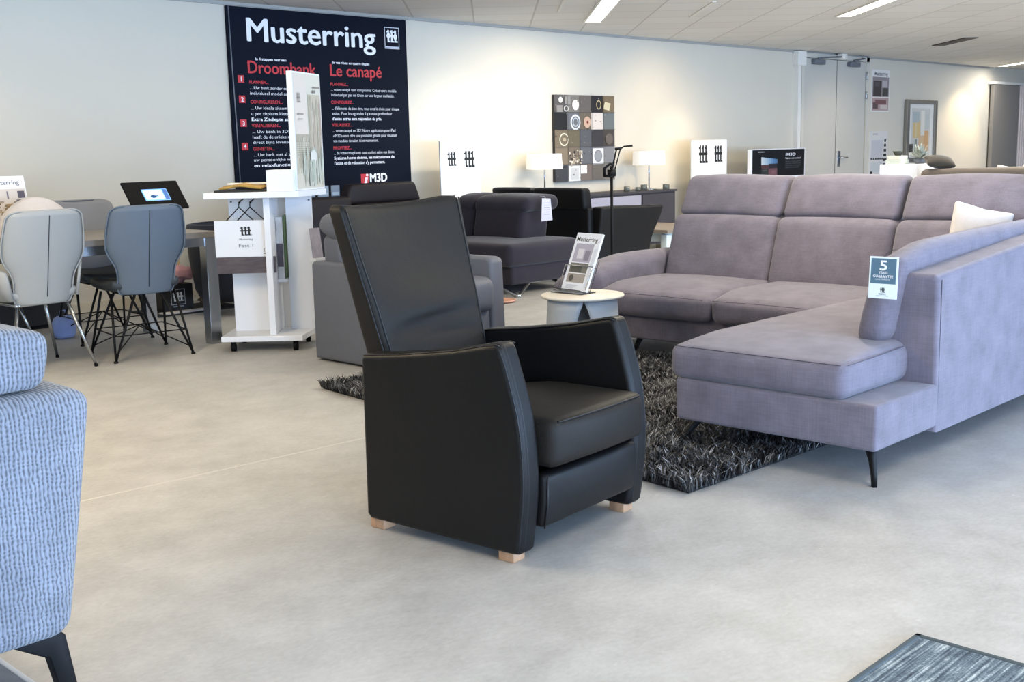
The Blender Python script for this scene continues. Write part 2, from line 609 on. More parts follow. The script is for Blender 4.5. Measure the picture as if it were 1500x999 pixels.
struct('floor', B(X0, X1, YF, YW + .2, -.1, 0), floor_mat())
struct('ceiling', B(X0, X1, YF, YW + .2, ZC, ZC + .1), ceil_mat())
wallm = mat('cream_wall_paint', '#d6d0c2', .75, var=.015, vscale=1.5, bump=.05, bscale=90)
struct('wall_back', B(X0, X1, YW, YW + .2, 0, ZC), wallm)
struct('wall_left', B(X0 - .2, X0, YF, YW + .2, 0, ZC), wallm)
struct('wall_right', B(X1, X1 + .2, YF, YW + .2, 0, ZC), wallm)
struct('baseboard_back', B(X0, 15.2, YW - .018, YW, 0, .09, .004), mat('cream_skirting', '#cfc4ae', .5))
struct('trim_1', B(X0, 22.2, YW - .02, YW, ZC - .028, ZC), mat('grey_edge_profile', '#a8a7a3', .5))
# conduit beside the door
b_ = B(15.22, 15.31, YW - .07, YW, 0, 2.40)
box(b_, 15.17, 15.40, YW - .10, YW, 2.34, 2.545, .01)
struct('trim_2', b_, M['white_paint'])
# double door
dm = mat('pale_grey_door_paint', '#c6c4bc', .5, var=.01)
dgap = mat('dark_gap', '#5a574f', .7)
d1 = bpy.data.objects.new('door_1', None); link(d1); d1['kind'] = 'structure'
obj('door_leaf', B(15.42, 16.385, YW - .045, YW - .005, .01, 2.455, .004), dm, d1, False)
obj('door_leaf', B(16.40, 17.30, YW - .045, YW - .005, .01, 2.455, .004), dm, d1, False)
b_ = B(15.34, 15.41, YW - .06, YW, 0, 2.53)
box(b_, 17.31, 17.40, YW - .06, YW, 0, 2.53)
box(b_, 15.34, 17.40, YW - .06, YW, 2.462, 2.53)
obj('door_frame', b_, mat('door_frame_paint', '#cfccc2', .5), d1, False)
obj('door_gap', B(16.385, 16.40, YW - .044, YW - .03, .01, 2.455), dgap, d1, False)
hb = B(16.46, 16.54, YW - .055, YW - .044, .86, 1.10, .004)
tube([(16.50, YW - .05, 1.0), (16.50, YW - .10, 1.0), (16.68, YW - .10, .995)], .013, hb)
obj('door_handle', hb, M['chrome'], d1)
for xx in (17.31,):
    for zz in (2.25, 1.95, .5):
        obj('hinge', B(xx - .012, xx + .02, YW - .075, YW - .045, zz - .06, zz + .06, .004), M['chrome'], d1)
for (a, bq) in ((15.62, 16.42), (16.70, 17.15)):
    cb = B(a, a + .30, YW - .12, YW - .045, 2.37, 2.44, .01)
    tube([(a + .15, YW - .09, 2.44), (a + .15, YW - .09, 2.465), (bq - .05, YW - .13, 2.50), (bq, YW - .06, 2.51)], .012, cb)
    obj('door_closer', cb, M['ink_grey'], d1)
sb = B(16.36, 16.50, YW - .16, YW - .06, 2.47, 2.55, .01)
tube([(16.44, YW - .16, 2.50), (16.44, YW - .175, 2.50)], .018, sb)
tag(obj('motion_sensor', sb, M['white_paint']), 'small white sensor box above the middle of the double door', 'sensor')
# grey sliding panel and white blind at the far right
struct('door_2', B(22.27, 23.52, YW - .10, YW - .03, 0, 2.235, .004), mat('warm_grey_panel', '#8f8a84', .6))
b_ = B(22.2, 27., YW - .12, YW, 2.24, 2.29)
struct('trim_3', b_, M['white_paint'])
blind = bmesh.new()
for i in range(60):
    x = 23.62 + i * .055
    box(blind, x, x + .054, YW - .06 - .01 * (i % 2), YW - .03, .55, 2.24)
struct('window_1', blind, mat('pinkish_white_blind', '#e9dcd6', .7))

# ceiling lights: long luminaires set at 45 degrees
def luminaire(x, y, L_, w, label):
    t = thing('ceiling_light', label, 'ceiling light', (x, y, ZC), PI / 4 , 'recessed tube lights in the ceiling')
    obj('diffuser', B(-L_, 0, -w / 2, w / 2, -.008, -.002), M['lamp'], t, False)
    fb = B(-L_ - .02, .02, -w / 2 - .02, -w / 2, -.012, 0)
    box(fb, -L_ - .02, .02, w / 2, w / 2 + .02, -.012, 0)
    box(fb, -L_ - .02, 0 - L_, -w / 2, w / 2, -.012, 0)
    box(fb, 0, .02, -w / 2, w / 2, -.012, 0)
    obj('frame', fb, M['white_paint'], t, False)
    return t
M['lamp'] = mat('glowing_diffuser', (1, .97, .92), .5, emit=7.)
luminaire(9.70, 8.11, 1.9, .16, 'bright recessed ceiling light nearest the big navy sign')
luminaire(11.58, 6.22, 1.9, .15, 'bright recessed ceiling light above the lavender sofa, right of the middle')
luminaire(22.15, 8.68, 2.2, .17, 'bright recessed ceiling light at the far right of the ceiling')
gb = B(-1.15, 0, -.09, .09, -.012, 0)
tag(obj('ceiling_vent', gb, mat('dark_grille', '#4b4946', .6), loc=(16.32, 7.30, ZC), rot=(0, 0, PI / 4), smooth=False), 'dark narrow air vent set in the ceiling near the double door', 'vent')
struct('trim_4', B(-1.3, 0, -.02, .02, -.006, 0), M['white_paint']).matrix_world = Matrix.Translation((10.28, 7.27, ZC)) @ Matrix.Rotation(PI / 4, 4, 'Z')
struct('trim_5', B(-1.3, 0, -.015, .015, -.006, 0), M['white_paint']).matrix_world = Matrix.Translation((8.75, 7.75, ZC)) @ Matrix.Rotation(PI / 4, 4, 'Z')
# ------------------------------------------------------------------ black recliner
def part(name, bm, m, root, smooth=True):
    """mesh built in world coordinates, parented to an unrotated root"""
    bmesh.ops.translate(bm, vec=-Vector(root.location), verts=bm.verts[:])
    return obj(name, bm, m, root, smooth)

rec = thing('recliner_armchair', 'black leather recliner armchair with tall back standing alone on the open floor', 'armchair', (2.411, 2.355, 0), math.radians(5.5))
prof = [(.602, .05), (.600, .30), (.598, .575), (.585, .592), (.40, .612), (.20, .641), (.06, .670), (.030, .675), (.012, .671),
        (.003, .655), (-.010, .617), (-.027, .565), (-.043, .51), (-.056, .46), (-.065, .40), (-.071, .33), (-.072, .26), (-.069, .20), (-.062, .14), (-.052, .07), (-.047, .042), (-.038, .033), (-.02, .030), (.585, .034)]
def armpanel(x0, x1, inner_sign):
    bm = prism(prof, x0, x1, 'x', .02, 4)
    for v in bm.verts:     # arms are slimmer at the top and lean a touch
        t = sm(.25, .68, v.co.z)
        if inner_sign > 0:
            v.co.x -= .004 * t * ((v.co.x - x0) / (x1 - x0))
        else:
            v.co.x += .004 * t * ((x1 - v.co.x) / (x1 - x0))
    return bm
pl = obj('arm_panel', armpanel(-.032, .056, 1), M['black_leather'], rec, wn=True)
pr = obj('arm_panel', armpanel(.574, .658, -1), M['black_leather'], rec, wn=True)
def seamline(xa, parent, inset=.007, a=6, b=21):
    pts = []
    for y, z in prof[a:b]:
        pts.append((xa, y + inset, z - (inset if z > .62 else 0)))
    obj('seam', tube(pts, .0028, seg=6), M['black_seam'], parent)
seamline(-.026, pl); seamline(-.006, pl, .0015)
seamline(.653, pr)
seamline(.594, pr, .0015)
for par, xa in ((pl, -.0255), (pl, .048), (pr, .582)):
    obj('seam', tube([(xa, y, z - .004) for y, z in prof[3:9]], .0026, seg=6), M['black_seam'], par)
# seat cushion
def seatwarp(x, y, z):
    u = x / .258
    y2 = y - (.03 * (1 - u * u) if y < 0 else 0) * sm(-.1, -.3, y)
    zz = z + .286 + .012 * (1 - u * u) - .05 * sm(0, .33, y)
    if z < .08:
        zz -= .015 * u * 0
    return (.315 + x, .206 + y2, zz)
seat = obj('seat', soft((.514, .64, .152), .035, (10, 12, 4), (0, .012, .012), seatwarp), M['warm_lit_black'], rec)
obj('seam', tube([(0.315 + .235 * math.sin(a), .206 - .318 - .028 * math.cos(a * 1.2), .286 + .143 + .010 * math.cos(a)) for a in [i * .1 - 1.5 for i in range(31)]][2:-2], .0028, seg=6), M['black_seam'], seat)
# foot-rest panel under the seat, rounded top
def footwarp(x, y, z):
    return (.315 + x, -.058 + y + .12 * max(0, .09 - z), .098 + z)
fr = obj('footrest', soft((.514, .055, .172), .02, (8, 3, 6), (0, .008, 0), footwarp), M['black_leather'], rec)
obj('seam', tube([(.064, -.090, .265), (.064, -.088, .18), (.064, -.074, .10)], .003, seg=6), M['black_seam'], fr)
obj('underframe', B(.06, .57, .05, .56, .07, .27, .01), M['black_leather'], rec)
# back
def backwarp(x, y, z):
    t = z / .72
    u = x / .28
    w = 1.0 * (.475 + (.605 - .475) * t) / .56
    tf = 1.0 - .42 * t
    cx = .322 + .012 * t
    yy = .565 + .195 * t + y * tf + .035 * (1 - u * u) * sm(.25, 1, t)
    if y < 0:
        g = math.exp(-((t - .50) / .12) ** 2)
        yy -= .020 * g * (1 - u * u)
        yy += .020 * math.exp(-((t - .425 - .02 * u) / .024) ** 2) * max(0, 1 - (u - .1) ** 2 * 1.3)
        yy += .013 * math.exp(-((t - .37 + .02 * u) / .022) ** 2) * max(0, 1 - u * u)
    zz = .36 + z * .995 - .018 * (1 - u * u) * sm(.75, 1, t) + .004 * u * t
    return (cx + x * w, yy, zz)
back = obj('backrest', soft((.56, .135, .72), .032, (14, 4, 34), (0, .004, 0), backwarp), M['warm_lit_black'], rec)
for s in (-1, 1):
    for off, yo in ((.279, -.045), (.262, -.066)):
        obj('seam', tube([backwarp(s * off, yo, .2 + .51 * i / 24) for i in range(25)], .0027, seg=6), M['black_seam'], back)
obj('seam', tube([backwarp(-.265 + .53 * i / 20, -.045, .716) for i in range(21)], .0027, seg=6), M['black_seam'], back)
for x, y in ((-.016, -.015), (-.016, .535), (.585, -.02), (.588, .535)):
    obj('foot', B(x, x + .056, y, y + .06, 0, .036, .003), M['wood'], rec)

# ------------------------------------------------------------------ lavender corner sofa
sofa = thing('corner_sofa', 'large lavender grey fabric corner sofa with raised headrests and a chaise', 'sofa', (5.0, 3.0, 0))
FAB = M['mauve']
def axis_soft(x0, x1, y0, y1, z0, z1, r, n=(8, 8, 4), puff=(0, 0, 0), f=None):
    cx, cy = (x0 + x1) / 2, (y0 + y1) / 2
    def w(x, y, z):
        p = (x + cx, y + cy, z + z0)
        return f(*p) if f else p
    return soft((x1 - x0, y1 - y0, z1 - z0), r, n, puff, w)
part('base', axis_soft(3.79, 4.30, 1.872, 2.752, .133, .305, .016, (6, 6, 3)), FAB, sofa)
part('base', axis_soft(4.26, 6.28, 1.91, 2.750, .133, .303, .012, (8, 6, 3)), FAB, sofa)
part('base', axis_soft(5.36, 6.28, 2.74, 4.42, .118, .275, .016, (6, 10, 3)), FAB, sofa)
def chs(x, y, z):
    z -= .02 * sm(4.1, 3.79, x) * (z - .3) / .16
    return (x, y, z)
cs = part('seat_cushion', axis_soft(3.785, 5.96, 2.0, 2.785, .302, .462, .045, (16, 10, 4), (.01, .01, .018), chs), FAB, sofa)
def edge_seam(pts, par, r=.0016, mm='mauve_seam'):
    par0 = sofa
    bm = tube(pts, r, seg=6)
    bmesh.ops.translate(bm, vec=-Vector(par0.location), verts=bm.verts[:])
    obj('seam', bm, M[mm], par)
edge_seam([(3.797, 2.02 + i * .0186, .435) for i in range(41)], cs)
edge_seam([(3.81 + i * .0222, 1.9985 - .004 * math.sin(PI * i / 20), .436 + .01 * i / 20) for i in range(21)], cs)
for (a, b) in ((2.795, 3.612), (3.618, 4.425)):
    def sw(x, y, z, a=a, b=b):
        z -= .035 * sm(5.5, 5.28, x) * sm(.30, .45, z)
        return (x, y, z)
    c_ = part('seat_cushion', axis_soft(5.285, 5.99, a, b, .262, .440, .05, (10, 10, 5), (.012, .004, .025), sw), FAB, sofa)
    edge_seam([(5.277 - .011 * math.sin(PI * i / 14), a + .03 + (b - a - .06) * i / 14, .392 + .006 * math.sin(PI * i / 14)) for i in range(15)], c_)
HB = []
for k, (a, b) in enumerate(((3.655, 4.392), (2.915, 3.645), (2.13, 2.905))):
    def bw(x, y, z):
        t = (z - .40) / .41
        return (x + .13 * t, y, z)
    bk = part('backrest', axis_soft(5.90, 6.16, a, b, .40, .806, .045, (5, 12, 10), (.022, .004, .012), bw), FAB, sofa)
    def hw(x, y, z):
        t = (z - .80) / .25
        return (x + .115 * t + .01 * t * t, y, z + .004 * math.sin(8 * y))
    hd = part('headrest', axis_soft(6.06, 6.20, a + .006, b - .006, .803, 1.047, .04, (4, 12, 8), (.018, .0, .004), hw), FAB, sofa)
    edge_seam([(6.10 - .022 * math.sin(PI * i / 12) + .02, a + .03 + (b - a - .06) * i / 12, .808) for i in range(13)], hd, .004)
# back shell behind the cushions
part('back_shell', axis_soft(6.18, 6.36, 1.90, 4.385, .12, .78, .03, (3, 12, 6), (0, 0, 0), lambda x, y, z: (x + .1 * (z - .12) / .68, y, z)), FAB, sofa)
# left arm, sloping outwards and forwards
def armw(x, y, z):
    u = (y - 4.42) / .36
    top = sm(.3, .55, z)
    z -= top * (.10 * u * u + .07 * sm(5.75, 5.28, x))
    y += .05 * sm(.12, .5, z) * u
    return (x, y, z)
part('armrest', axis_soft(5.30, 6.30, 4.415, 4.78, .12, .585, .07, (10, 8, 8), (.01, .01, .01), armw), FAB, sofa)
# side back of the chaise: a wedge frame plus a long pad leaning on it
fp = [(1.872, .112), (2.06, .112), (2.15, .30), (2.14, .45), (2.03, .712), (2.012, .730), (1.90, .730), (1.876, .712)]
fb = prism(fp, 4.276, 6.34, 'x', .02, 3)
es = bmesh.ops.subdivide_edges(fb, edges=[e for e in fb.edges if abs(e.verts[0].co.x - e.verts[1].co.x) > 1.], cuts=14, use_grid_fill=True)
for v in fb.verts:
    v.co.z += max(0, v.co.z - .25) / .47 * .055 * max(0, (v.co.x - 4.276) / .83) * (1 if v.co.x < 5.2 else 5.2 / v.co.x)
sbk = part('side_back', fb, FAB, sofa)
md_ = sbk.modifiers.new('weighted', 'WEIGHTED_NORMAL'); md_.weight = 80
edge_seam([(4.30, 1.874, .13 + .58 * i / 8) for i in range(9)], sbk)
def padw(x, y, z):
    t = (z - .44) / .36
    top = sm(.2, 1., t)
    y -= .07 * t
    z += .045 * sm(4.2, 4.55, x) * top + .015 * sm(4.5, 5.6, x) * top
    x += .05 * sm(.35, 1.0, t) * sm(4.4, 4.12, x)
    y -= .0
    return (x, y, z)
pad = part('side_back_cushion', axis_soft(4.195, 6.10, 2.058, 2.19, .445, .79, .055, (16, 6, 10), (.012, .012, .012), padw), FAB, sofa)
def sofa_leg(fx, fy, tx, ty, zt, z0=0.):
    """flat tapered metal leg, wide at the top, kicked out at the foot"""
    d = Vector((fx - tx, fy - ty, 0)); d.normalize()
    s = Vector((-d.y, d.x, 0))
    T = Vector((tx, ty, zt)); Ft = Vector((fx, fy, z0))
    rings = []
    for t, w, th in ((0, .075, .026), (.12, .062, .024), (.35, .036, .02), (.7, .026, .017), (1, .02, .015)):
        p = T.lerp(Ft, t)
        bend = .018 * math.sin(PI * t)
        p = p + d * bend
        rings.append([p + d * w * .5 + s * th * .5, p - d * w * .5 + s * th * .5, p - d * w * .5 - s * th * .5, p + d * w * .5 - s * th * .5])
    bm = loft(rings)
    return bm
for a in ((3.813, 1.885, 3.86, 1.93, .135), (3.90, 2.80, 4.0, 2.72, .135, .0), (5.53, 4.31, 5.58, 4.27, .12, .0), (6.2, 4.33, 6.16, 4.29, .12), (6.2, 1.93, 6.16, 1.97, .12)):
    part('leg', sofa_leg(*a), M['black_metal'], sofa)

# guarantee tag hanging on the chaise cushion
gt = thing('guarantee_tag', 'white and grey 5 years guarantee tag hanging on the lavender sofa side cushion', 'tag', (4.13, 2.03, .724))
tm = frame((-.0052, .057, -.078), (0, -1, 0), (.06, 0, 1))
pc = Pic()
pc.rect(0, 0, .114, .158, '#e9f3f4')
pc.rect(.006, .056, .108, .152, '#5f7f93')
pc.logo(.057, .032, .018, .018, '#26323a')
pc.rect(.043, .018, .071, .0195, '#9fb0b5')
pc.rect(.032, .009, .082, .0105, '#9fb0b5')
pc.build('card', gt, tm, .4)
text('numeral', '5', M['ink_white'], gt, tm @ Matrix.Translation((.057, .108, .002)), .052, .0012, 'CENTER', sx=1.35)
text('lettering', 'YEARS', M['ink_white'], gt, tm @ Matrix.Translation((.057, .094, .002)), .013, .0003, 'CENTER')
text('lettering', 'GUARANTEE', M['ink_white'], gt, tm @ Matrix.Translation((.057, .080, .002)), .013, .0003, 'CENTER', width=.082)
text('small_lettering', 'GARANTIE\nJAHRE GARANTIE', M['ink_white'], gt, tm @ Matrix.Translation((.057, .070, .002)), .0075, 0, 'CENTER')
text('small_lettering', 'Musterring', M['ink_grey'], gt, tm @ Matrix.Translation((.057, .014, .002)), .0065, 0, 'CENTER')
obj('backing', B(.0005, .0025, -.058, .058, -.079, .081), M['white_board'], gt, False).matrix_local = Matrix.Rotation(.06, 4, 'Y')
obj('string', tube([(.004, 0, .08), (.03, -.005, .10), (.06, -.02, .105)], .0012, seg=5), M['ink_black'], gt)

def pillow(name, label, w, h, t, loc, rot, m, group=None):
    def pw(x, y, z):
        u, v = x / (w / 2), y / (h / 2)
        k = max(0, 1 - u * u) ** .5 * max(0, 1 - v * v) ** .5
        e = .06 * (abs(u) ** 3 + abs(v) ** 3) / 2
        return (x * (1 - .09 * (1 - v * v) * 0 - .07 * (1 - abs(v)) * abs(u) ** 2), y * (1 - .07 * (1 - abs(u)) * abs(v) ** 2), (z - t / 2) * (.10 + .9 * k))
    o = obj(name, soft((w, h, t), t * .12, (14, 14, 2), (0, 0, 0), pw), m)
    o.matrix_world = Matrix.Translation(loc) @ Euler(rot).to_matrix().to_4x4()
    return tag(o, label, 'cushion', group)
pillow('throw_pillow', 'white throw pillow tucked in the corner of the lavender sofa', .30, .36, .14, (5.83, 2.37, .725), (math.radians(80), math.radians(14), math.radians(-50)), M['cushion'])

# ------------------------------------------------------------------ shag rug
def shag():
    FL, FR, BR, BL = Vector((3.305, 2.335, 0)), Vector((5.42, 2.24, 0)), Vector((5.36, 4.15, 0)), Vector((3.63, 4.97, 0))
    BR = Vector((5.40, 4.80, 0))
    root = thing('shag_rug', 'dark grey and silver shaggy deep pile rug under the lavender sofa', 'rug', (4.4, 3.5, 0))
    c = Vector(root.location)
    bm = bmesh.new()
    q = [p - c for p in (FL, FR, BR, BL)]
    v0 = [bm.verts.new(p * .985 + Vector((0, 0, .001))) for p in q]
    v1 = [bm.verts.new(p * .985 + Vector((0, 0, .012))) for p in q]
    bm.faces.new(list(reversed(v0))); bm.faces.new(v1)
    for i in range(4):
        bm.faces.new((v0[i], v0[(i + 1) % 4], v1[(i + 1) % 4], v1[i]))
    obj('backing', bm, mat('dark_rug_backing', '#17181a', .95), root, False)
    n = 80000
    u, v = rng.random(n), rng.random(n)
    A = np.array([list(p) for p in q])
    P = (A[0][None] * ((1 - u) * (1 - v))[:, None] + A[1][None] * (u * (1 - v))[:, None] + A[2][None] * (u * v)[:, None] + A[3][None] * ((1 - u) * v)[:, None])
    P[:, 2] = .010
    # tufts lean together
    cell = np.floor(P[:, :2] / .045)
    h = np.sin(cell[:, 0] * 12.9898 + cell[:, 1] * 78.233) * 43758.5453
    h = h - np.floor(h)
    ang = h * 2 * np.pi + rng.normal(0, .9, n)
    lean = .018 + .018 * rng.random(n)
    ln = .030 + .018 * rng.random(n)
    d = np.stack([np.cos(ang) * lean, np.sin(ang) * lean, ln], 1)
    s = np.stack([-np.sin(ang), np.cos(ang), np.zeros(n)], 1) * (.0014 + .0014 * rng.random(n))[:, None]
    mid = P + d * np.array([.45, .45, .72])
    tip = P + d * np.array([1.3, 1.3, 1.])
    V = np.stack([P - s, P + s, mid + s, mid - s, tip], 1).reshape(-1, 3)
    me = bpy.data.meshes.new('pile')
    me.vertices.add(n * 5); me.vertices.foreach_set('co', V.ravel())
    base = (np.arange(n) * 5)[:, None]
    L1 = (base + np.array([0, 1, 2, 3])[None]); L2 = (base + np.array([3, 2, 4])[None])
    loops = np.concatenate([L1, L2], 1).ravel()
    me.loops.add(n * 7); me.loops.foreach_set('vertex_index', loops.astype(np.int32))
    me.polygons.add(n * 2)
    st = np.stack([np.arange(n) * 7, np.arange(n) * 7 + 4], 1).ravel()
    me.polygons.foreach_set('loop_start', st.astype(np.int32))
    me.update(); me.validate()
    at = me.attributes.new('Col', 'FLOAT_COLOR', 'POINT')
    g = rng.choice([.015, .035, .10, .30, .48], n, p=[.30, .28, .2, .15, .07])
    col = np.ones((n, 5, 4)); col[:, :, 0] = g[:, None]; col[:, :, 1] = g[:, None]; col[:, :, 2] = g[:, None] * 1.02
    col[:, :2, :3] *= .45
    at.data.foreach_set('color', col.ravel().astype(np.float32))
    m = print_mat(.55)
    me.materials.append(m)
    o = bpy.data.objects.new('pile', me); link(o, root); o['kind'] = 'stuff'
shag()

# ------------------------------------------------------------------ patterned rug, bottom right
def rugmat():
    m, nt, b = new_mat('blue_grey_woven_rug')
    L = nt.links.new
    tc = nt.nodes.new('ShaderNodeTexCoord')
    def nz(sc, st):
        mp = nt.nodes.new('ShaderNodeMapping'); mp.inputs['Scale'].default_value = st
        n = nt.nodes.new('ShaderNodeTexNoise'); n.inputs['Scale'].default_value = sc; n.inputs['Detail'].default_value = 5
        L(tc.outputs['Object'], mp.inputs[0]); L(mp.outputs[0], n.inputs['Vector']); return n.outputs['Fac']
    a, c, d = nz(3, (1.2, 40, 1)), nz(14, (1, 1, 1)), nz(200, (1, 1, 1))
    def ma(op, x, y):
        n = nt.nodes.new('ShaderNodeMath'); n.operation = op
        for i, q in enumerate((x, y)):
            if isinstance(q, (int, float)): n.inputs[i].default_value = q
            else: L(q, n.inputs[i])
        return n.outputs[0]
    s = ma('ADD', ma('MULTIPLY', a, .55), ma('ADD', ma('MULTIPLY', c, .25), ma('MULTIPLY', d, .25)))
    r = nt.nodes.new('ShaderNodeValToRGB'); e = r.color_ramp.elements
    e[0].position = .40; e[0].color = (*lin('#2f3a46'), 1)
    e[1].position = .66; e[1].color = (*lin('#c3cbcf'), 1)
    e.new(.5).color = (*lin('#5b6873'), 1); e.new(.57).color = (*lin('#7f8c94'), 1)
    L(s, r.inputs[0]); L(r.outputs[0], b.inputs['Base Color'])
    b.inputs['Roughness'].default_value = .9
    bp = nt.nodes.new('ShaderNodeBump'); bp.inputs['Strength'].default_value = .5; bp.inputs['Distance'].default_value = .003
    L(d, bp.inputs['Height']); L(bp.outputs[0], b.inputs['Normal'])
    return m
wr = thing('woven_rug', 'flat blue grey woven rug with streaks in the bottom right corner', 'rug', (2.0, .3, 0))
RM = rugmat()
part('field', B(1.2, 2.668, -1.2, 1.187, .0, .009), RM, wr, False)
bb = B(1.2, 2.682, 1.183, 1.2, 0, .011, .003); box(bb, 2.664, 2.682, -1.2, 1.2, 0, .011, .003)
part('border', bb, mat('slate_binding', '#4d5961', .85), wr)

# ------------------------------------------------------------------ pale blue sofa at the left edge
ls = thing('tweed_sofa', 'pale blue ribbed fabric sofa cut off by the left edge of the photo', 'sofa', (.4, 3.2, 0))
TW = M['blue_tweed']
def lw(x, y, z):
    t = (z - .195) / .54
    x += .092 * t * sm(.2, .95, x)
    z += (.055 * sm(1.0, .2, x) if False else 0)
    return (x, y, z)
part('armrest', axis_soft(-.75, 1.062, 2.40, 2.68, .195, .742, .045, (14, 6, 10), (.004, .006, .008), lw), TW, ls)
part('base', axis_soft(-.75, .98, 2.66, 4.3, .195, .33, .03, (6, 8, 3)), TW, ls)
part('seat_cushion', axis_soft(-.70, .99, 2.69, 4.28, .33, .47, .05, (8, 8, 3), (0, 0, .01)), TW, ls)
part('backrest', axis_soft(-1.0, -.70, 2.40, 4.3, .195, .86, .06, (4, 8, 6)), TW, ls)
def ll(y):
    pts = [(.93, .195), (1.045, .197), (1.062, .182), (1.088, 0), (1.052, 0), (1.022, .138), (1.0, .150)]
    return prism(pts, y, y + .035, 'y', .003, 2)
for y in (2.455, 4.15):
    part('leg', ll(y), M['black_metal'], ls)
for y in (2.455, 4.15):
    part('leg', prism([(-.75, .195), (-.62, .195), (-.78, 0), (-.82, 0)], y, y + .035, 'y', .003, 2), M['black_metal'], ls)
def cw(x, y, z):
    u = (x - .3) / .745
    z2 = z + .02 * (1 - u * u) * (z > .8)
    z2 -= .035 * sm(.7, 1.05, x) * sm(.78, .92, z) - .03 * sm(.95, .6, x) * sm(.78, .9, z)
    return (x + .02 * math.sin((z - .74) * 12), y, z2)
cu_ = axis_soft(-.45, 1.058, 2.435, 2.66, .751, .912, .03, (12, 8, 6), (.006, .008, .014), cw)
lc = tag(obj('loose_cushion', cu_, TW), 'pale blue ribbed cushion lying on the arm of the left sofa', 'cushion')
br_ = B(-1.2, 1.05, 1.6, 4.6, 0, .008)
ur = thing('flat_rug', 'slate blue rug with thin pale edge under the left sofa', 'rug', (0, 3, 0))
part('field', br_, mat('slate_rug', '#6c7684', .9, var=.1, vscale=30), ur, False)
part('border', B(1.045, 1.06, 1.6, 4.6, 0, .010, .003), mat('pale_rug_edge', '#b9bfc6', .8), ur)

# ------------------------------------------------------------------ round side table and brochure stand
st = thing('side_table', 'round side table with pale top and folded grey steel base beside the lavender sofa', 'side table', (4.649, 3.981, 0), .35)
obj('tabletop', lathe_closed([(0, .455), (.21, .455), (.223, .460), (.223, .468), (.219, .471), (0, .471)], 48), M['tabletop'], st)
def plate(a0):
    bm = bmesh.new()
    rows = []
    for i in range(9):
        t = i / 8
        z = .455 * (1 - t)
        half = 1.045 - .62 * t ** .8          # narrows toward the floor
        r = .185 + .03 * t
        rows.append([(r * math.cos(a0 + half * s), r * math.sin(a0 + half * s), z) for s in [k / 6 - 1 for k in range(13)]])
    loft(rows, bm, closed=False, cap=False)
    bmesh.ops.solidify(bm, geom=bm.faces[:], thickness=.004)
    return bm
for k in range(3):
    obj('base_plate', plate(2 * PI * k / 3 + .4), M['plate_grey'], st)
bs = thing('brochure_stand', 'tilted clear stand with a white brochure standing on the round side table', 'brochure stand', (4.66, 4.06, .4715))
e_ = Vector((-.155, -.988, 0)).normalized(); n_ = Vector((.988, -.155, 0)).normalized()
upv = (n_ * math.sin(math.radians(23)) + Vector((0, 0, 1)) * math.cos(math.radians(23)))
def bf(dx, dy, dz):
    f = frame((0, 0, 0), e_, upv)
    return f @ Matrix.Translation((dx, dy, dz))
pc = Pic()
W2, H2 = .205, .325
pc.rect(0, 0, W2, H2, '#eef0f6')
pc.rect(.02, .16, .165, .265, '#b7b2c0'); pc.rect(.05, .18, .10, .235, '#dcd8de'); pc.rect(.11, .17, .15, .225, '#8f8a99')
pc.rect(.02, .10, .165, .155, '#7d7b72'); pc.rect(.03, .105, .12, .14, '#5c5b52')
pc.rect(.02, .045, .165, .095, '#a79f98'); pc.disc(.055, .07, .02, .018, '#5a5450')
pc.rect(.175, .02, .2, .24, '#dfe3ec')
for k in range(5):
    pc.rect(.03, .030 - .005 * k, .03 + .10 - .01 * k, .0325 - .005 * k, '#c3c6cf')
pc.build('cover', bs, bf(-W2 / 2, .012, 0), .3)
obj('booklet', B(-W2 / 2, W2 / 2, .012, .012 + H2, -.014, -.0005), M['white_board'], bs, False).matrix_local = bf(0, 0, 0)
text('lettering', 'Musterring', M['ink_black'], bs, bf(-W2 / 2 + .01, .29, .001), .034, .0003, width=.17)
hb = B(-.11, .11, .0, .006, -.02, .05)
box(hb, -.11, .11, .0, .012, -.026, -.020); box(hb, -.11, .11, 0, .20, -.024, -.020)
obj('clear_holder', hb, M['clear'], bs, False).matrix_local = bf(0, 0, 0)
wire = tube([(-.11, .02, .012), (-.11, .15, .012), (.11, .15, .012), (.11, .02, .012)], .003)
tube([(-.11, .15, .012), (-.11, .15, -.02)], .003, wire); tube([(.11, .15, .012), (.11, .15, -.02)], .003, wire)
obj('wire_frame', wire, M['silver'], bs).matrix_local = bf(0, 0, 0)
obj('base', B(-.075, .045, -.11, .11, .0, .006, .002), M['clear'], bs, False).matrix_local = Matrix.Translation((.02, 0, .0005))

# ------------------------------------------------------------------ grey leather armchair behind the recliner
ga = thing('grey_armchair', 'grey leather armchair with bent headrest behind the black recliner', 'armchair', (4.58, 5.3, 0))
GL = M['grey_fabric']
def gap(x0, x1):
    return prism([(5.70, .01), (5.70, .585), (5.68, .602), (4.96, .60), (4.925, .588), (4.915, .56), (4.90, .05), (4.905, .012)], x0, x1, 'x', .022, 3)
part('armrest', gap(4.15, 4.27), GL, ga)
part('armrest', gap(4.895, 5.01), GL, ga)
part('seat', axis_soft(4.27, 4.893, 4.86, 5.55, .28, .49, .06, (8, 8, 4), (0, .01, .02)), GL, ga)
part('front_panel', axis_soft(4.27, 4.893, 4.92, 5.55, .04, .29, .02, (6, 3, 4)), GL, ga)
part('backrest', axis_soft(4.22, 4.94, 5.46, 5.66, .30, .76, .05, (8, 4, 6), (0, .02, .01), lambda x, y, z: (x, y + .06 * (z - .3), z)), GL, ga)
hd = part('headrest', axis_soft(4.20, 4.96, 5.44, 5.68, .725, .88, .065, (8, 5, 5), (0, .02, .02), lambda x, y, z: (x, y - .06 * sm(.8, .74, z) + .02, z)), GL, ga)

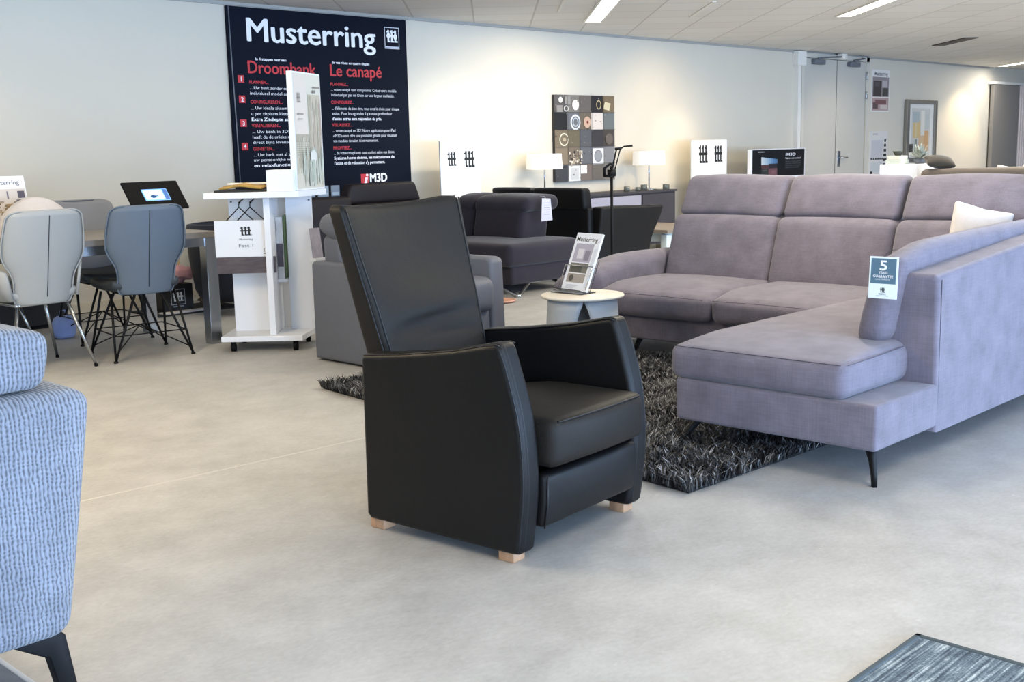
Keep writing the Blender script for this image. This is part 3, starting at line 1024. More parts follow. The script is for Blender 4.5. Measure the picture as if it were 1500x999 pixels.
# ------------------------------------------------------------------ charcoal sofa in the middle distance
ch = thing('charcoal_sofa', 'charcoal purple fabric sofa with open end and folded headrests, paper tag on its corner', 'sofa', (7.5, 7.5, 0))
CF = M['charcoal']
part('base', axis_soft(7.06, 7.90, 6.83, 7.93, .09, .25, .03, (5, 8, 3)), CF, ch)
part('seat', axis_soft(7.0, 7.93, 6.80, 7.93, .245, .445, .06, (8, 10, 4), (.015, .015, .02)), CF, ch)
for a, b in ((7.08, 7.70), (7.72, 7.95)):
    part('backrest', axis_soft(7.42, 7.80, a, b, .42, .745, .06, (5, 8, 6), (.01, .0, .01), lambda x, y, z: (x + .18 * (z - .42), y, z)), CF, ch)
    part('headrest', axis_soft(7.40, 7.86, a - .05 * (a < 7.2), b, .69, .825, .06, (6, 8, 5), (.01, .0, .02), lambda x, y, z: (x + .06, y, z - .03 * sm(7.5, 7.38, x))), CF, ch)
for x, y in ((7.02, 6.72), (7.75, 6.78)):
    lb = tube([(x - .09, y + .16, .095), (x, y + .02, .012), (x, y, .01)], [.012, .018, .02])
    tube([(x + .17, y + .04, .10), (x + .02, y + .01, .012), (x, y, .01)], [.012, .018, .02], lb)
    part('leg', lb, M['silver'], ch)
for x in (7.1, 7.75):
    part('leg', tube([(x, 7.85, .1), (x, 7.85, 0)], .02), M['silver'], ch)
sg = thing('sale_tag', 'white paper price tag hanging on the corner of the charcoal sofa', 'tag', (7.66, 7.0, .70))
tm = frame((-.055, -.02, -.10), (.72, -.69, 0), (0, 0, 1))
pc = Pic(); pc.poly([(0, 0), (.10, .01), (.085, .20), (.01, .205)], '#ece8f4')
for k in range(6):
    pc.rect(.025, .06 + .02 * k, .075, .064 + .02 * k, '#a79fb8')
pc.build('card', sg, tm, .5)
obj('string', tube([(0, -.025, .09), (.01, -.01, .115), (.02, .06, .12)], .002, seg=5), M['ink_white'], sg)
dk = tag(obj('round_tray', lathe_closed([(0, .004), (.10, .004), (.115, .012), (.118, .022), (.110, .022), (.098, .012), (0, .012)], 32), mat('peach_tray', '#d8a78f', .5)), 'small round peach tray on the floor beside the grey armchair', 'tray')
dk.location = (6.72, 6.62, 0)

# ------------------------------------------------------------------ black leather sofa seen from behind
bk = thing('black_sofa', 'black leather sofa seen from behind with two headrests and a flared arm', 'sofa', (8.7, 7.5, 0))
BL_ = M['black_soft']
part('back_panel', axis_soft(8.27, 8.48, 6.99, 8.22, .06, .68, .03, (3, 8, 6)), BL_, bk)
part('base', axis_soft(8.40, 9.12, 7.05, 8.20, .06, .30, .03, (6, 8, 3)), BL_, bk)
part('seat', axis_soft(8.48, 9.15, 7.12, 8.10, .28, .45, .05, (6, 8, 4), (0, 0, .02)), BL_, bk)
for a, b in ((7.02, 7.66), (7.68, 8.22)):
    part('headrest', axis_soft(8.25, 8.37, a, b, .66, .865, .03, (3, 8, 5), (.008, 0, .004), lambda x, y, z: (x - .03 * (z - .66) / .2, y, z)), BL_, bk)
def flare(x, y, z):
    t = sm(.1, .70, z)
    x += .16 * sm(8.7, 9.15, x) * t * t
    y -= .05 * t * t
    z -= .02 * sm(8.5, 9.2, x) * t
    return (x, y, z)
for y0 in (6.93, 8.14):
    part('armrest', axis_soft(8.33, 9.13, y0, y0 + .13, .03, .69, .025, (8, 3, 8), (0, .004, 0), flare), BL_, bk)
# low coffee table in front of it
ct = thing('coffee_table', 'low coffee table with grey top and pale legs beside the flared black sofa arm', 'coffee table', (10.0, 7.5, 0))
part('tabletop', B(9.48, 10.42, 6.98, 8.0, .365, .40, .004), mat('brown_grey_tabletop', '#8c8072', .5, var=.06), ct, False)
ab = B(9.55, 9.58, 7.08, 7.92, .27, .345); box(ab, 10.32, 10.35, 7.08, 7.92, .27, .345); box(ab, 9.55, 10.35, 7.05, 7.08, .27, .345); box(ab, 9.55, 10.35, 7.9, 7.93, .27, .345); box(ab, 9.55, 10.35, 7.06, 7.92, .345, .365)
part('apron', ab, M['mint_leg'], ct, False)
for x in (9.52, 10.31):
    for y in (7.02, 7.89):
        part('leg', B(x, x + .075, y, y + .075, 0, .35, .004), M['mint_leg'], ct)
vz = lathe_closed([(0, 0), (.05, 0), (.075, .05), (.06, .10), (.028, .13), (.022, .165), (.032, .185), (.025, .185), (0, .15)], 24)
tag(obj('orange_vase', vz, M['orange'], loc=(10.36, 7.03, .4005)), 'small orange vase peeping out behind the left end of the lavender sofa', 'vase')
ub = thing('wooden_crate', 'pale wooden crate on the floor under the low coffee table', 'crate', (10.0, 7.45, 0))
cb = B(-.28, .28, -.28, -.26, .01, .17); box(cb, -.28, .28, .26, .28, .01, .17); box(cb, -.28, -.26, -.26, .26, .01, .17); box(cb, .26, .28, -.26, .26, .01, .17); box(cb, -.28, .28, -.28, .28, .0, .015)
obj('sides', cb, M['pale_wood'], ub, False)
obj('handle', tube([(-.285, -.08, .12), (-.31, -.08, .12), (-.31, .08, .12), (-.285, .08, .12)], .008), M['ink_grey'], ub)

# black reading lamp
fl = thing('reading_lamp', 'slim black adjustable reading floor lamp in front of the black sofa', 'floor lamp', (7.76, 6.30, 0))
obj('base', lathe_closed([(0, 0), (.13, 0), (.13, .015), (.02, .022), (0, .022)], 32), M['black_metal'], fl)
obj('pole', tube([(0, 0, .015), (0, 0, 1.08)], .0125), M['black_metal'], fl)
rt = Vector((.696, -.718, 0))
jb = tube([rt * -.035 + Vector((0, 0, 1.02)), rt * .035 + Vector((0, 0, 1.02))], .03, seg=12)
tube([rt * -.06 + Vector((0, 0, 1.0)), rt * -.06 + Vector((0, 0, 1.06)), rt * -.01 + Vector((0, 0, 1.10)), rt * .02 + Vector((0, 0, 1.08))], .012, jb)
tube([rt * -.07 + Vector((0, 0, 1.0)), rt * .02 + Vector((0, 0, .99))], .014, jb)
obj('joint', jb, M['black_metal'], fl)
ab = tube([rt * .005 + Vector((0, 0, 1.05)), rt * .045 + Vector((0, 0, 1.222))], .007)
tube([rt * .03 + Vector((0, 0, 1.05)), rt * .075 + Vector((0, 0, 1.215))], .005, ab)
obj('arm', ab, M['black_metal'], fl)
hb = tube([rt * .03 + Vector((0, 0, 1.222)), rt * .085 + Vector((0, 0, 1.225))], .010)
tube([rt * .085 + Vector((0, 0, 1.225)), rt * .105 + Vector((0, 0, 1.24)), rt * .18 + Vector((0, 0, 1.245))], [.006, .006, .009], hb)
obj('lamp_head', hb, M['black_metal'], fl)

# sideboard with two lamps and glass jars
sd = thing('sideboard', 'long dark sideboard with light grey drawer front below the wall picture', 'sideboard', (10.3, 8.65, 0))
part('carcass', B(9.0, 11.62, 8.44, 8.92, .06, .69, .004), M['sideboard'], sd, False)
part('top_board', B(8.98, 11.64, 8.42, 8.93, .69, .715, .003), M['sideboard'], sd, False)
part('plinth', B(9.05, 11.55, 8.48, 8.9, 0, .06), M['black_plastic'], sd, False)
for a, b in ((9.03, 9.98), (10.0, 10.93)):
    dr = part('drawer', B(a, b, 8.425, 8.44, .40, .672, .003), M['drawer'], sd, False)
    part('drawer', B(a, b, 8.425, 8.44, .10, .39, .003), M['drawer'], sd, False)
part('door', B(10.96, 11.60, 8.425, 8.44, .10, .672, .003), M['sideboard'], sd, False)
def table_lamp(x, y, label):
    t = thing('table_lamp', label, 'table lamp', (x, y, .7155), 0, 'white shaded table lamps on the sideboard')
    obj('base', lathe_closed([(0, 0), (.09, 0), (.09, .012), (.02, .02), (0, .02)], 28), M['chrome'], t)
    obj('pole', tube([(0, 0, .015), (0, 0, .42)], .008), M['chrome'], t)
    sh = lathe([(.20, .30), (.19, .465)], 40)
    obj('shade', sh, M['shade'], t)
    return t
table_lamp(9.48, 8.64, 'white shaded table lamp at the left end of the sideboard behind the black sofa')
table_lamp(11.36, 8.64, 'white shaded table lamp at the right end of the sideboard beside glass jars')
for i, (x, r, h, lb) in enumerate(((10.80, .035, .06, 'leftmost small glass jar on the sideboard'), (10.98, .035, .045, 'small low glass jar between two others on the sideboard'), (11.13, .04, .07, 'glass jar just left of the right lamp base on the sideboard'), (11.53, .042, .06, 'glass jar right of the right lamp base on the sideboard'))):
    j = lathe_closed([(0, 0), (r, 0), (r, h), (r - .004, h), (r - .004, .006), (0, .006)], 24)
    tag(obj('glass_jar', j, mat('smoky_glass_%d' % i, '#c9cfc9', .08, trans=.8), loc=(x, 8.54 - .03 * (i % 2), .7155)), lb, 'jar', 'glass jars on the sideboard')

# ------------------------------------------------------------------ brown leather sofa below the sign
bs2 = thing('brown_sofa', 'dark brown leather sofa back with raised headrest under the navy sign', 'sofa', (6.4, 8.4, 0))
DL = M['dark_leather']
part('seat', axis_soft(5.66, 6.95, 8.20, 8.86, .22, .45, .05, (8, 6, 4), (0, 0, .02)), DL, bs2)
part('base', axis_soft(5.64, 6.97, 8.10, 8.80, .05, .24, .02, (6, 4, 3)), DL, bs2)
for a, b in ((5.62, 6.31), (6.33, 7.0)):
    part('backrest', axis_soft(a, b, 8.0, 8.22, .20, .872 if a < 6 else .80, .04, (8, 4, 6), (0, .012, .002)), DL, bs2)
part('headrest', axis_soft(6.24, 7.12, 8.02, 8.14, .795, .972, .03, (8, 3, 5), (0, .006, 0), lambda x, y, z: (6.68 + (x - 6.68) * (1.0 - .16 * (z - .8) / .17), y, z)), DL, bs2)
for x in (5.48, 6.98):
    part('armrest', axis_soft(x, x + .14, 8.05, 8.86, .03, .58, .04, (3, 6, 5)), DL, bs2)
for i, (x, lb, s) in enumerate(((5.93, 'grey card with no letter showing, leftmost of three on the brown sofa back', ''), (6.075, 'grey card with a white letter S on the brown sofa back', 'S'), (6.205, 'grey card nearest the raised headrest on the brown sofa back', ''))):
    t = thing('display_card', lb, 'card', (x, 8.11, .8735), 0, 'grey display cards on the brown sofa back')
    w = .115 if i < 2 else .09
    obj('card', B(-w / 2, w / 2, -.004, .004, 0, .092, .002), mat('slate_card_%d' % i, ('#87949f', '#8d9aa5', '#7c8892')[i], .5), t, False)
    pc = Pic(); pc.rect(-w / 2 + .01, .012, w / 2 - .01, .035, '#a7b2ba')
    pc.build('print', t, frame((0, -.0045, 0), WALLR, UPV))
    if s:
        text('lettering', s, M['ink_white'], t, frame((0, -.006, .045), WALLR, UPV), .05, .001, 'CENTER')
# ------------------------------------------------------------------ navy wall sign
sn = thing('wall_sign', 'big navy wall sign with large white title and red headings in two columns', 'sign', (5.74, 8.915, .72))
obj('panel', B(0, 2.045, 0, .03, 0, 1.80, .003), M['navy_panel'], sn, False)
obj('edge_strip', tube([(.035, -.004, .25), (.03, -.006, .8), (.022, -.005, 1.3), (.018, -.004, 1.795)], .006), M['ink_grey'], sn)
def on_sign(x, z, d=.0015):
    return frame((x - 5.74, -d, z - .72), WALLR, UPV)
text('lettering', 'Musterring', M['ink_white'], sn, on_sign(5.915, 2.232), .285, 0, width=1.445, fat=.006)
pc = Pic()
def srect(x0, z0, x1, z1, c):
    pc.rect(x0 - 5.74, z0 - .72, x1 - 5.74, z1 - .72, c)
def outline(x0, z0, x1, z1, t, c):
    srect(x0, z0, x1, z0 + t, c); srect(x0, z1 - t, x1, z1, c); srect(x0, z0, x0 + t, z1, c); srect(x1 - t, z0, x1, z1, c)
outline(7.505, 2.235, 7.69, 2.44, .006, '#e8eaf2')
srect(7.515, 2.245, 7.68, 2.258, '#c7ccd8')
pc.logo(7.597 - 5.74, 2.355 - .72, .13, .115, '#f1f2f6')
pc.disc(7.555 - 5.74, 2.36 - .72, .022, .03, '#f1f2f6'); pc.disc(7.64 - 5.74, 2.35 - .72, .022, .03, '#f1f2f6')
pc.build('logo', sn, frame((0, -.0005, 0), WALLR, UPV), .5)
for zc in (1.90, 1.725, 1.518, 1.315):
    pc = Pic(); srect(5.815, zc - .03, 5.88, zc + .034, '#c8323c')
    pc.build('number_plate', sn, frame((0, -.0005, 0), WALLR, UPV), .5)
pc = Pic()
srect(7.139, .885, 7.235, 1.035, '#c8323c')
pc.poly([(7.165 - 5.74, .89 - .72), (7.195 - 5.74, .89 - .72), (7.225 - 5.74, 1.0 - .72), (7.19 - 5.74, 1.0 - .72)], '#f1e4e6')
pc.disc(7.215 - 5.74, 1.022 - .72, .016, .013, '#f1e4e6')
pc.build('emblem', sn, frame((0, -.0005, 0), WALLR, UPV), .5)
for s, zc in zip('1234', (1.90, 1.725, 1.518, 1.315)):
    text('numeral', s, M['ink_white'], sn, on_sign(5.848, zc - .018, .004), .055, .001, 'CENTER')
text('lettering', 'In 4 stappen naar een', M['ink_white'], sn, on_sign(6.005, 2.068), .034, .0008, width=.33)
text('heading', 'Droombank', M['ink_red'], sn, on_sign(5.915, 1.955), .155, 0, width=.735, fat=.0035)
text('lettering', 'de vos rêves en quatre étapes', M['ink_white'], sn, on_sign(6.85, 2.068), .034, .0008, width=.45)
text('heading', 'Le canapé', M['ink_red'], sn, on_sign(6.815, 1.955), .155, 0, width=.62, fat=.0035)
LX = 5.93
for s, z, wd in (('PLANNEN...', 1.865, .20), ('CONFIGUREREN...', 1.692, .34), ('VISUALISEREN...', 1.486, .31), ('GENIETEN...', 1.280, .23)):
    text('heading', s, M['ink_red'], sn, on_sign(LX, z), .040, .0008, width=wd)
for s, z, wd in (('PLANIFIEZ...', 1.868, .21), ('CONFIGUREZ...', 1.700, .27), ('VISUALISEZ...', 1.490, .24), ('PROFITEZ...', 1.275, .22)):
    text('heading', s, M['ink_red'], sn, on_sign(6.82, z), .040, .0008, width=wd)
for s, z, b_ in (('... Uw bank zonder compromis! U', 1.815, 0), ('individueel model samen in stap', 1.768, 0),
                 ('... Uw ideale zitcomfort met de', 1.640, 0), ('u per zitplaats kiezen. Voor de', 1.590, 0), ('Extra Zitdiepte zonder prijs', 1.540, 1),
                 ('... Uw bank in 3D! Met onze', 1.432, 0), ('heeft de de unieke mogelijkheid', 1.385, 0), ('direct bijna levensecht te zien', 1.338, 0),
                 ('... Uw bank met al zijn comfort', 1.228, 0), ('uw persoonlijke wensen. Een', 1.182, 0), ('en relaxfunctie\'s maken', 1.134, 1)):
    text('small_lettering', s, M['ink_white'], sn, on_sign(LX, z), .039, .0009 if b_ else 0, width=.62)
for s, z, b_, wd in (('... votre canapé sans compromis! Créez votre modèle', 1.818, 0, .80), ('individuel par pas de 10 cm sur une largeur souhaitée.', 1.770, 0, .77),
                 ('... d\'éléments de bien-être, vous avez le choix pour chaque', 1.645, 0, .83), ('assise. Pour les «grands» il y a «une profondeur', 1.597, 0, .735), ('d\'assise extra» sans majoration du prix.', 1.548, 1, .60),
                 ('... votre canapé en 3D! Notre application pour iPad', 1.437, 0, .77), ('«iM3D» vous offre une possibilité géniale pour visualiser', 1.389, 0, .79), ('vos meubles de salon ici et maintenant.', 1.342, 0, .55),
                 ('... de votre canapé avec tout confort selon vos désirs.', 1.228, 0, .75), ('Système home cinéma, les mécanismes de', 1.180, 1, .745), ('l\'assise et de relaxation s\'y permettent.', 1.132, 1, .62)):
    text('small_lettering', s, M['ink_white'], sn, on_sign(6.825, z), .039, .0009 if b_ else 0, width=wd)
text('lettering', 'M3D', M['ink_white'], sn, on_sign(7.245, .955), .115, 0, width=.21, fat=.006)
text('small_lettering', 'Musterring', M['ink_white'], sn, on_sign(7.30, .905), .03, 0, width=.13)

# ------------------------------------------------------------------ square collage picture
ar = thing('wall_picture', 'square wall picture with a grid of grey and beige tiles and ring shapes', 'picture', (9.955, 8.905, .853))
AW, AH = 1.075, .985
obj('canvas', B(0, AW, 0, .04, 0, AH, .003), mat('canvas_edge', '#3c3a38', .8), ar, False)
pc = Pic()
grid = [['#5d5a58', '#7e7a74', '#6b645e', '#25242a', '#7b6c55', '#6f6254'],
        ['#1f2022', '#6f7073', '#6f6558', '#d9cfc6', '#6e7474'],
        ['#7e725e', '#6f6653', '#5c5e62', '#3c3b3f', '#4a4541'],
        ['#8a7d69', '#7d7162', '#6b6d72', '#75777a', '#85868a'],
        ['#45474b', '#9a9895', '#7a6f69', '#6e6862', '#7f7b76']]
cw_, chh = AW / 5, AH / 5
for r, row in enumerate(grid):
    for c, col in enumerate(row[:5]):
        pc.rect(c * cw_, AH - (r + 1) * chh, (c + 1) * cw_, AH - r * chh, col)
U = lambda px, py: ((px - 95) / 580 * AW, AH - (py - 60) / 830 * AH)   # layout measured on the picture itself
for (px, py, rx, ry, w, col) in ((290, 320, 48, 75, 12, '#d8dbe0'), (290, 320, 28, 45, 9, '#b4bac2'), (178, 485, 43, 62, 8, '#e3dcc6'), (515, 150, 24, 45, 6, '#cdbd92'), (505, 650, 40, 62, 10, '#8a8d92'), (360, 775, 20, 30, 6, '#e6e4df'), (200, 190, 22, 28, 6, '#d9d7d2')):
    x, y = U(px, py)
    if (px, py) == (505, 650):
        a, b_ = U(450, 575); c, d = U(560, 730); pc.rect(a, d, c, b_, '#dfe1e2'); pc.disc(x, y, rx / 580 * AW, ry / 830 * AH, '#9a9da1')
    if (px, py) == (360, 775):
        a, b_ = U(330, 735); c, d = U(392, 818); pc.rect(a, d, c, b_, '#efede8')
    pc.ring(x, y, rx / 580 * AW, ry / 830 * AH, w / 580 * AW, col)
for (px, py, rx, ry, col) in ((288, 155, 32, 50, '#eadfd6'), (615, 485, 38, 55, '#6a625a'), (178, 485, 16, 18, '#b7ab92'), (398, 320, 34, 55, '#c8a994'), (402, 318, 10, 14, '#7c2a2a'), (148, 108, 18, 28, '#eeeae4')):
    x, y = U(px, py); pc.disc(x, y, rx / 580 * AW, ry / 830 * AH, col)
def urect(x0, y0, x1, y1, col):
    a, b_ = U(x0, y0); c, d = U(x1, y1); pc.rect(a, d, c, b_, col)
urect(215, 738, 330, 888, '#dcdcda'); urect(235, 760, 310, 870, '#c9cac9')
urect(110, 160, 165, 225, '#8f8c88'); urect(185, 75, 240, 150, '#97948f')
pc.poly([U(575, 120), U(632, 135), U(618, 205), U(555, 190)], '#d2c7a6')
rr = random.Random(5)
for _ in range(46):
    x, y = U(rr.uniform(225, 345), rr.uniform(585, 735)); pc.disc(x, y, rr.uniform(.006, .025), rr.uniform(.006, .02), rr.choice(['#cfc4b4', '#3a352f', '#b5a893', '#e2dace']), 8)
for _ in range(60):
    x, y = U(rr.uniform(100, 660), rr.uniform(70, 880)); pc.disc(x, y, rr.uniform(.003, .010), rr.uniform(.003, .010), rr.choice(['#8c867c', '#4a4744', '#a39a8c']), 8)
for k in range(1, 5):
    pc.rect(k * cw_ - .002, 0, k * cw_ + .002, AH, '#3f3c39'); pc.rect(0, k * chh - .002, AW, k * chh + .002, '#3f3c39')
pc.build('print', ar, frame((0, -.0005, 0), WALLR, UPV), .6)

# ------------------------------------------------------------------ white logo boards
def logo_board(x0, x1, y, ztop, marks, label):
    t = thing('logo_board', label, 'display board', (x0, y, 0), 0, 'white logo display boards')
    obj('board', B(0, x1 - x0, 0, .018, .0, ztop, .003), M['white_board'], t, False)
    for k, (mx, mz, s) in enumerate(marks):
        pc = Pic()
        pc.logo(mx - x0, mz, .135 * s, .165 * s, '#17181a')
        pc.build('logo', t, frame((0, -.0008, 0), WALLR, UPV), .6)
logo_board(7.90, 8.46, 8.60, 1.335, ((8.055, 1.155, .82), (8.30, 1.15, 1.0)), 'white display board with two black logos beside the navy sign')
logo_board(12.19, 12.98, 8.60, 1.30, ((12.44, 1.12, 1.35), (12.78, 1.12, 1.25)), 'white display board with two black logos behind the left end of the lavender sofa')
# black display board
tv = thing('display_board', 'white edged display board with black front and a landscape photo behind the lavender sofa', 'display board', (13.03, 8.30, 0))
obj('board', B(.045, 1.42, 0, .05, 0, 1.165, .003), M['white_board'], tv, False)
pc = Pic()
x0, x1, z0, z1 = .085, 1.40, .80, 1.155
pc.rect(x0, z0, x1, z1, '#121315')
def trec(u0, v0, u1, v1, c):
    pc.rect(x0 + (x1 - x0) * u0, z1 - (z1 - z0) * v1, x0 + (x1 - x0) * u1, z1 - (z1 - z0) * v0, c)
for k in range(8):
    f = k / 8
    trec(.165 + .0375 * k, .27 + .012 * k, .165 + .0375 * (k + 1), .60, ('#c6d0d6', '#bccad4', '#a9bfd0', '#98b3ca', '#84a4c2', '#6f93b8', '#5d84ac', '#4f769f')[k])
trec(.165, .55, .465, .70, '#5a3f42'); trec(.30, .52, .465, .68, '#2d2a33'); trec(.165, .70, .30, .97, '#3a3c3a'); trec(.30, .70, .465, .97, '#77545a')
trec(.20, .74, .27, .78, '#5a5c58'); trec(.36, .78, .43, .9, '#8a666b')
trec(.10, .06, .22, .10, '#8d9392')
pc.build('printed_front', tv, frame((0, -.0008, 0), WALLR, UPV), .3)
for s, v, sz, wd, b_ in (('iM3D', .24, .05, .26, 1), ('Planner voor uw bank', .37, .035, .40, 0)):
    text('lettering', s, M['ink_white'], tv, frame((x0 + .62 * 1.315, -.002, z1 - v * .355), WALLR, UPV), sz, .001 * b_, width=wd)
for i in range(4):
    text('small_lettering', 'Ontdek hoe uw nieuwe zitmeubel', M['ink_grey'], tv, frame((x0 + .62 * 1.315, -.002, z1 - (.48 + .075 * i) * .355), WALLR, UPV), .022, 0, width=.40 - .05 * (i == 3))

# ------------------------------------------------------------------ posters and framed picture on the right wall
def on(x, z, y=8.938):
    return frame((x, y, z), WALLR, UPV)
po = thing('poster', 'white paper poster with dark room photos on the wall right of the double door', 'poster', (17.60, 8.94, 1.70))
pc = Pic(); pc.rect(0, 0, .61, .665, '#e4e0dd')
pc.rect(.02, .24, .585, .55, '#8d858a'); pc.rect(.05, .24, .33, .49, '#2f2b33'); pc.rect(.36, .25, .56, .38, '#353a3a'); pc.rect(.35, .39, .52, .5, '#b4aeb2'); pc.rect(.10, .40, .26, .47, '#4d4852')
pc.rect(.02, .02, .585, .225, '#b39a98'); pc.rect(.05, .05, .22, .15, '#5a4a4c'); pc.rect(.12, .12, .5, .19, '#7c5458'); pc.rect(.3, .04, .55, .11, '#cbbfb8')
pc.build('print', po, frame((0, -.0008, 0), WALLR, UPV))
obj('sheet', B(0, .61, -.0002, .006, 0, .665), M['white_board'], po, False)
text('lettering', 'Musterring', M['ink_grey'], po, frame((.08, -.002, .575), WALLR, UPV), .08, .002, width=.45)
pr_ = thing('price_list', 'pale paper price list with black furniture pictograms on the wall beside the door', 'poster', (17.58, 8.94, .69))
pc = Pic(); pc.rect(0, 0, .61, .70, '#dcd9d6'); pc.rect(.05, .28, .44, .56, '#c9c7cc'); pc.rect(.05, .05, .44, .20, '#cdd0d0')
for k in range(6):
    s = .05 + .012 * k
    pc.rect(.53 - s * .6, .53 - .078 * k, .53 + s * .6, .53 - .078 * k + .042, '#23242a')
for k in range(6):
    pc.rect(.04 + .075 * k, .245, .04 + .075 * k + .055, .272, '#3d3f45')
pc.rect(.03, .01, .10, .06, '#23242a')
pc.build('print', pr_, frame((0, -.0008, 0), WALLR, UPV))
obj('sheet', B(0, .61, -.0002, .006, 0, .70), M['white_board'], pr_, False)
text('small_lettering', 'iM3D', M['ink_grey'], pr_, frame((.10, -.002, .64), WALLR, UPV), .04, 0, width=.16)
fp_ = thing('framed_picture', 'tall silver framed abstract picture with yellow and orange blocks on the far wall', 'picture', (18.77, 8.88, .87))
FWd, FH = 1.16, 1.04
fb = B(0, .10, 0, .06, 0, FH, .006); box(fb, FWd - .10, FWd, 0, .06, 0, FH, .006); box(fb, .10, FWd - .10, 0, .06, 0, .07, .006); box(fb, .10, FWd - .10, 0, .06, FH - .07, FH, .006)
obj('frame', fb, M['frame_silver'], fp_, False)
pc = Pic(); pc.rect(.1, .07, FWd - .1, FH - .07, '#e8e6e1'); pc.rect(.22, .17, FWd - .22, FH - .14, '#d3d2cc')
pc.rect(.28, .40, .56, .70, '#d9c08c'); pc.rect(.36, .42, .44, .66, '#ddcaa2'); pc.rect(.50, .18, .9, .50, '#dcbf9a'); pc.rect(.70, .20, .88, .52, '#d6ae82'); pc.rect(.16, .16, .30, .30, '#55504a'); pc.rect(.36, .14, .44, .38, '#8d9489'); pc.rect(.58, .44, .72, .86, '#e9e5dc'); pc.rect(.26, .66, .52, .84, '#b9c2c2'); pc.rect(.74, .55, .9, .8, '#c9cdc9')
pc.build('artwork', fp_, frame((0, .03, 0), WALLR, UPV), .3)
obj('backing', B(.02, FWd - .02, .035, .06, .02, FH - .02), M['white_board'], fp_, False)

# pedestal with book stack and flowers, sofa and cushions far behind
pd = thing('pedestal', 'white display pedestal behind the lavender sofa below the framed picture', 'pedestal', (11.36, 5.36, 0))
obj('body', B(-.20, .20, -.20, .20, 0, 1.0, .004), M['white_board'], pd, False)
obj('plinth', B(-.18, .18, -.18, .18, 0, .02), M['ink_grey'], pd, False).location = (0, 0, -.0)
bk2 = thing('book_stack', 'pale books stacked on the white pedestal with a dark bowl on top', 'books', (11.28, 5.43, 1.0005))
obj('book', B(-.10, .10, -.08, .08, 0, .045, .004), mat('pale_green_cover', '#cfd4c8', .6), bk2, False)
obj('book', B(-.09, .09, -.07, .07, .0455, .085, .004), mat('ivory_cover', '#dedccf', .6), bk2, False)
tag(obj('dark_bowl', lathe_closed([(0, 0), (.03, 0), (.055, .045), (.05, .045), (.028, .006), (0, .006)], 20), mat('dark_green_glaze', '#3d4038', .5), loc=(11.27, 5.42, 1.0865)), 'small dark bowl on the stack of pale books', 'bowl')
fw = thing('flower_pot', 'grey leafy plant in a small pot on the white pedestal', 'plant', (11.44, 5.27, 1.0005))
obj('pot', lathe_closed([(0, 0), (.045, 0), (.06, .05), (.055, .05), (.04, .006), (0, .006)], 20), M['ink_grey'], fw)
lv = bmesh.new()
rr = random.Random(3)
for _ in range(120):
    a, el, L_ = rr.uniform(0, 2 * PI), rr.uniform(.1, 1.4), rr.uniform(.06, .14)
    d = Vector((math.cos(a) * math.cos(el), math.sin(a) * math.cos(el), math.sin(el)))
    s = d.cross(Vector((0, 0, 1))).normalized() * .012
    o_ = Vector((0, 0, .045)) + d * rr.uniform(0, .05)
    lv.faces.new([lv.verts.new(o_), lv.verts.new(o_ + d * L_ * .5 + s), lv.verts.new(o_ + d * L_), lv.verts.new(o_ + d * L_ * .5 - s)])
obj('foliage', lv, mat('pale_grey_leaves', '#a7ada4', .6, var=.35, vscale=40), fw)
ts = thing('taupe_sofa', 'taupe fabric sofa far behind the lavender sofa at the right', 'sofa', (11.4, 3.6, 0))
part('backrest', axis_soft(11.02, 11.25, 2.2, 5.08, .10, .955, .06, (4, 10, 6), (.01, 0, .015)), M['taupe_fabric'], ts)
part('seat', axis_soft(11.22, 11.95, 2.25, 4.7, .12, .45, .05, (6, 10, 3), (0, 0, .02)), M['taupe_fabric'], ts)
part('armrest', axis_soft(11.05, 11.95, 4.80, 5.02, .10, .64, .05, (6, 4, 4)), M['taupe_fabric'], ts)
for x in (11.08, 11.88):
    for y in (2.3, 4.8):
        part('leg', B(x - .025, x + .025, y - .025, y + .025, 0, .12), M['black_metal'], ts, False)
pillow('dark_cushion', 'dark olive cushion lying on the end of the far taupe sofa back', .27, .20, .12, (11.15, 4.93, 1.022), (math.radians(18), math.radians(6), math.radians(-52)), M['brown_cushion'])
for i, (y, lb) in enumerate(((4.36, 'cream cushion poking up over the far taupe sofa, left of the pair'), (4.12, 'cream cushion poking up over the far taupe sofa, right of the pair'))):
    pillow('cream_cushion', lb, .23, .36, .12, (11.345, y, .80), (math.radians(80), .1, math.radians(-90)), M['cushion'], 'cream cushions on the far sofa')

# ------------------------------------------------------------------ white display stand on castors
SU, SV = Vector((.711, -.703, 0)), Vector((.703, .711, 0))
SRZ = math.atan2(-.703, .711)
ws = thing('display_stand', 'white wheeled display stand with small table top and tall back panel', 'display stand', (4.265, 6.365, 0), SRZ)
WB = M['white_board']
bs_ = prism([(-.26, -.20), (.26, -.22), (.31, .20), (-.25, .22)], .065, .10, 'z', .003, 2)
obj('base', bs_, WB, ws, False)
obj('back_panel', B(-.215, .045, .04, .065, .10, .975, .002), WB, ws, False)
obj('divider', B(.045, .085, -.16, .20, .10, .975, .002), WB, ws, False)
obj('side_panel', B(.145, .315, .08, .105, .10, .975, .002), WB, ws, False)
obj('recess_back', B(.085, .145, .17, .195, .10, .975), mat('cream_laminate', '#ddd6cc', .5), ws, False)
obj('tabletop', prism([(-.30, -.26), (.29, -.26), (.40, .18), (-.24, .24)], .975, 1.012, 'z', .003, 2), WB, ws, False)
for i, (x, y) in enumerate(((-.19, -.17), (.21, -.18), (.24, .15), (-.19, .16))):
    c_ = tube([(x, y, .062), (x, y, .05)], .018)
    tube([(x - .014, y, .028), (x + .014, y, .028)], .028, c_, 14)
    obj('castor', c_, M['black_plastic'], ws)
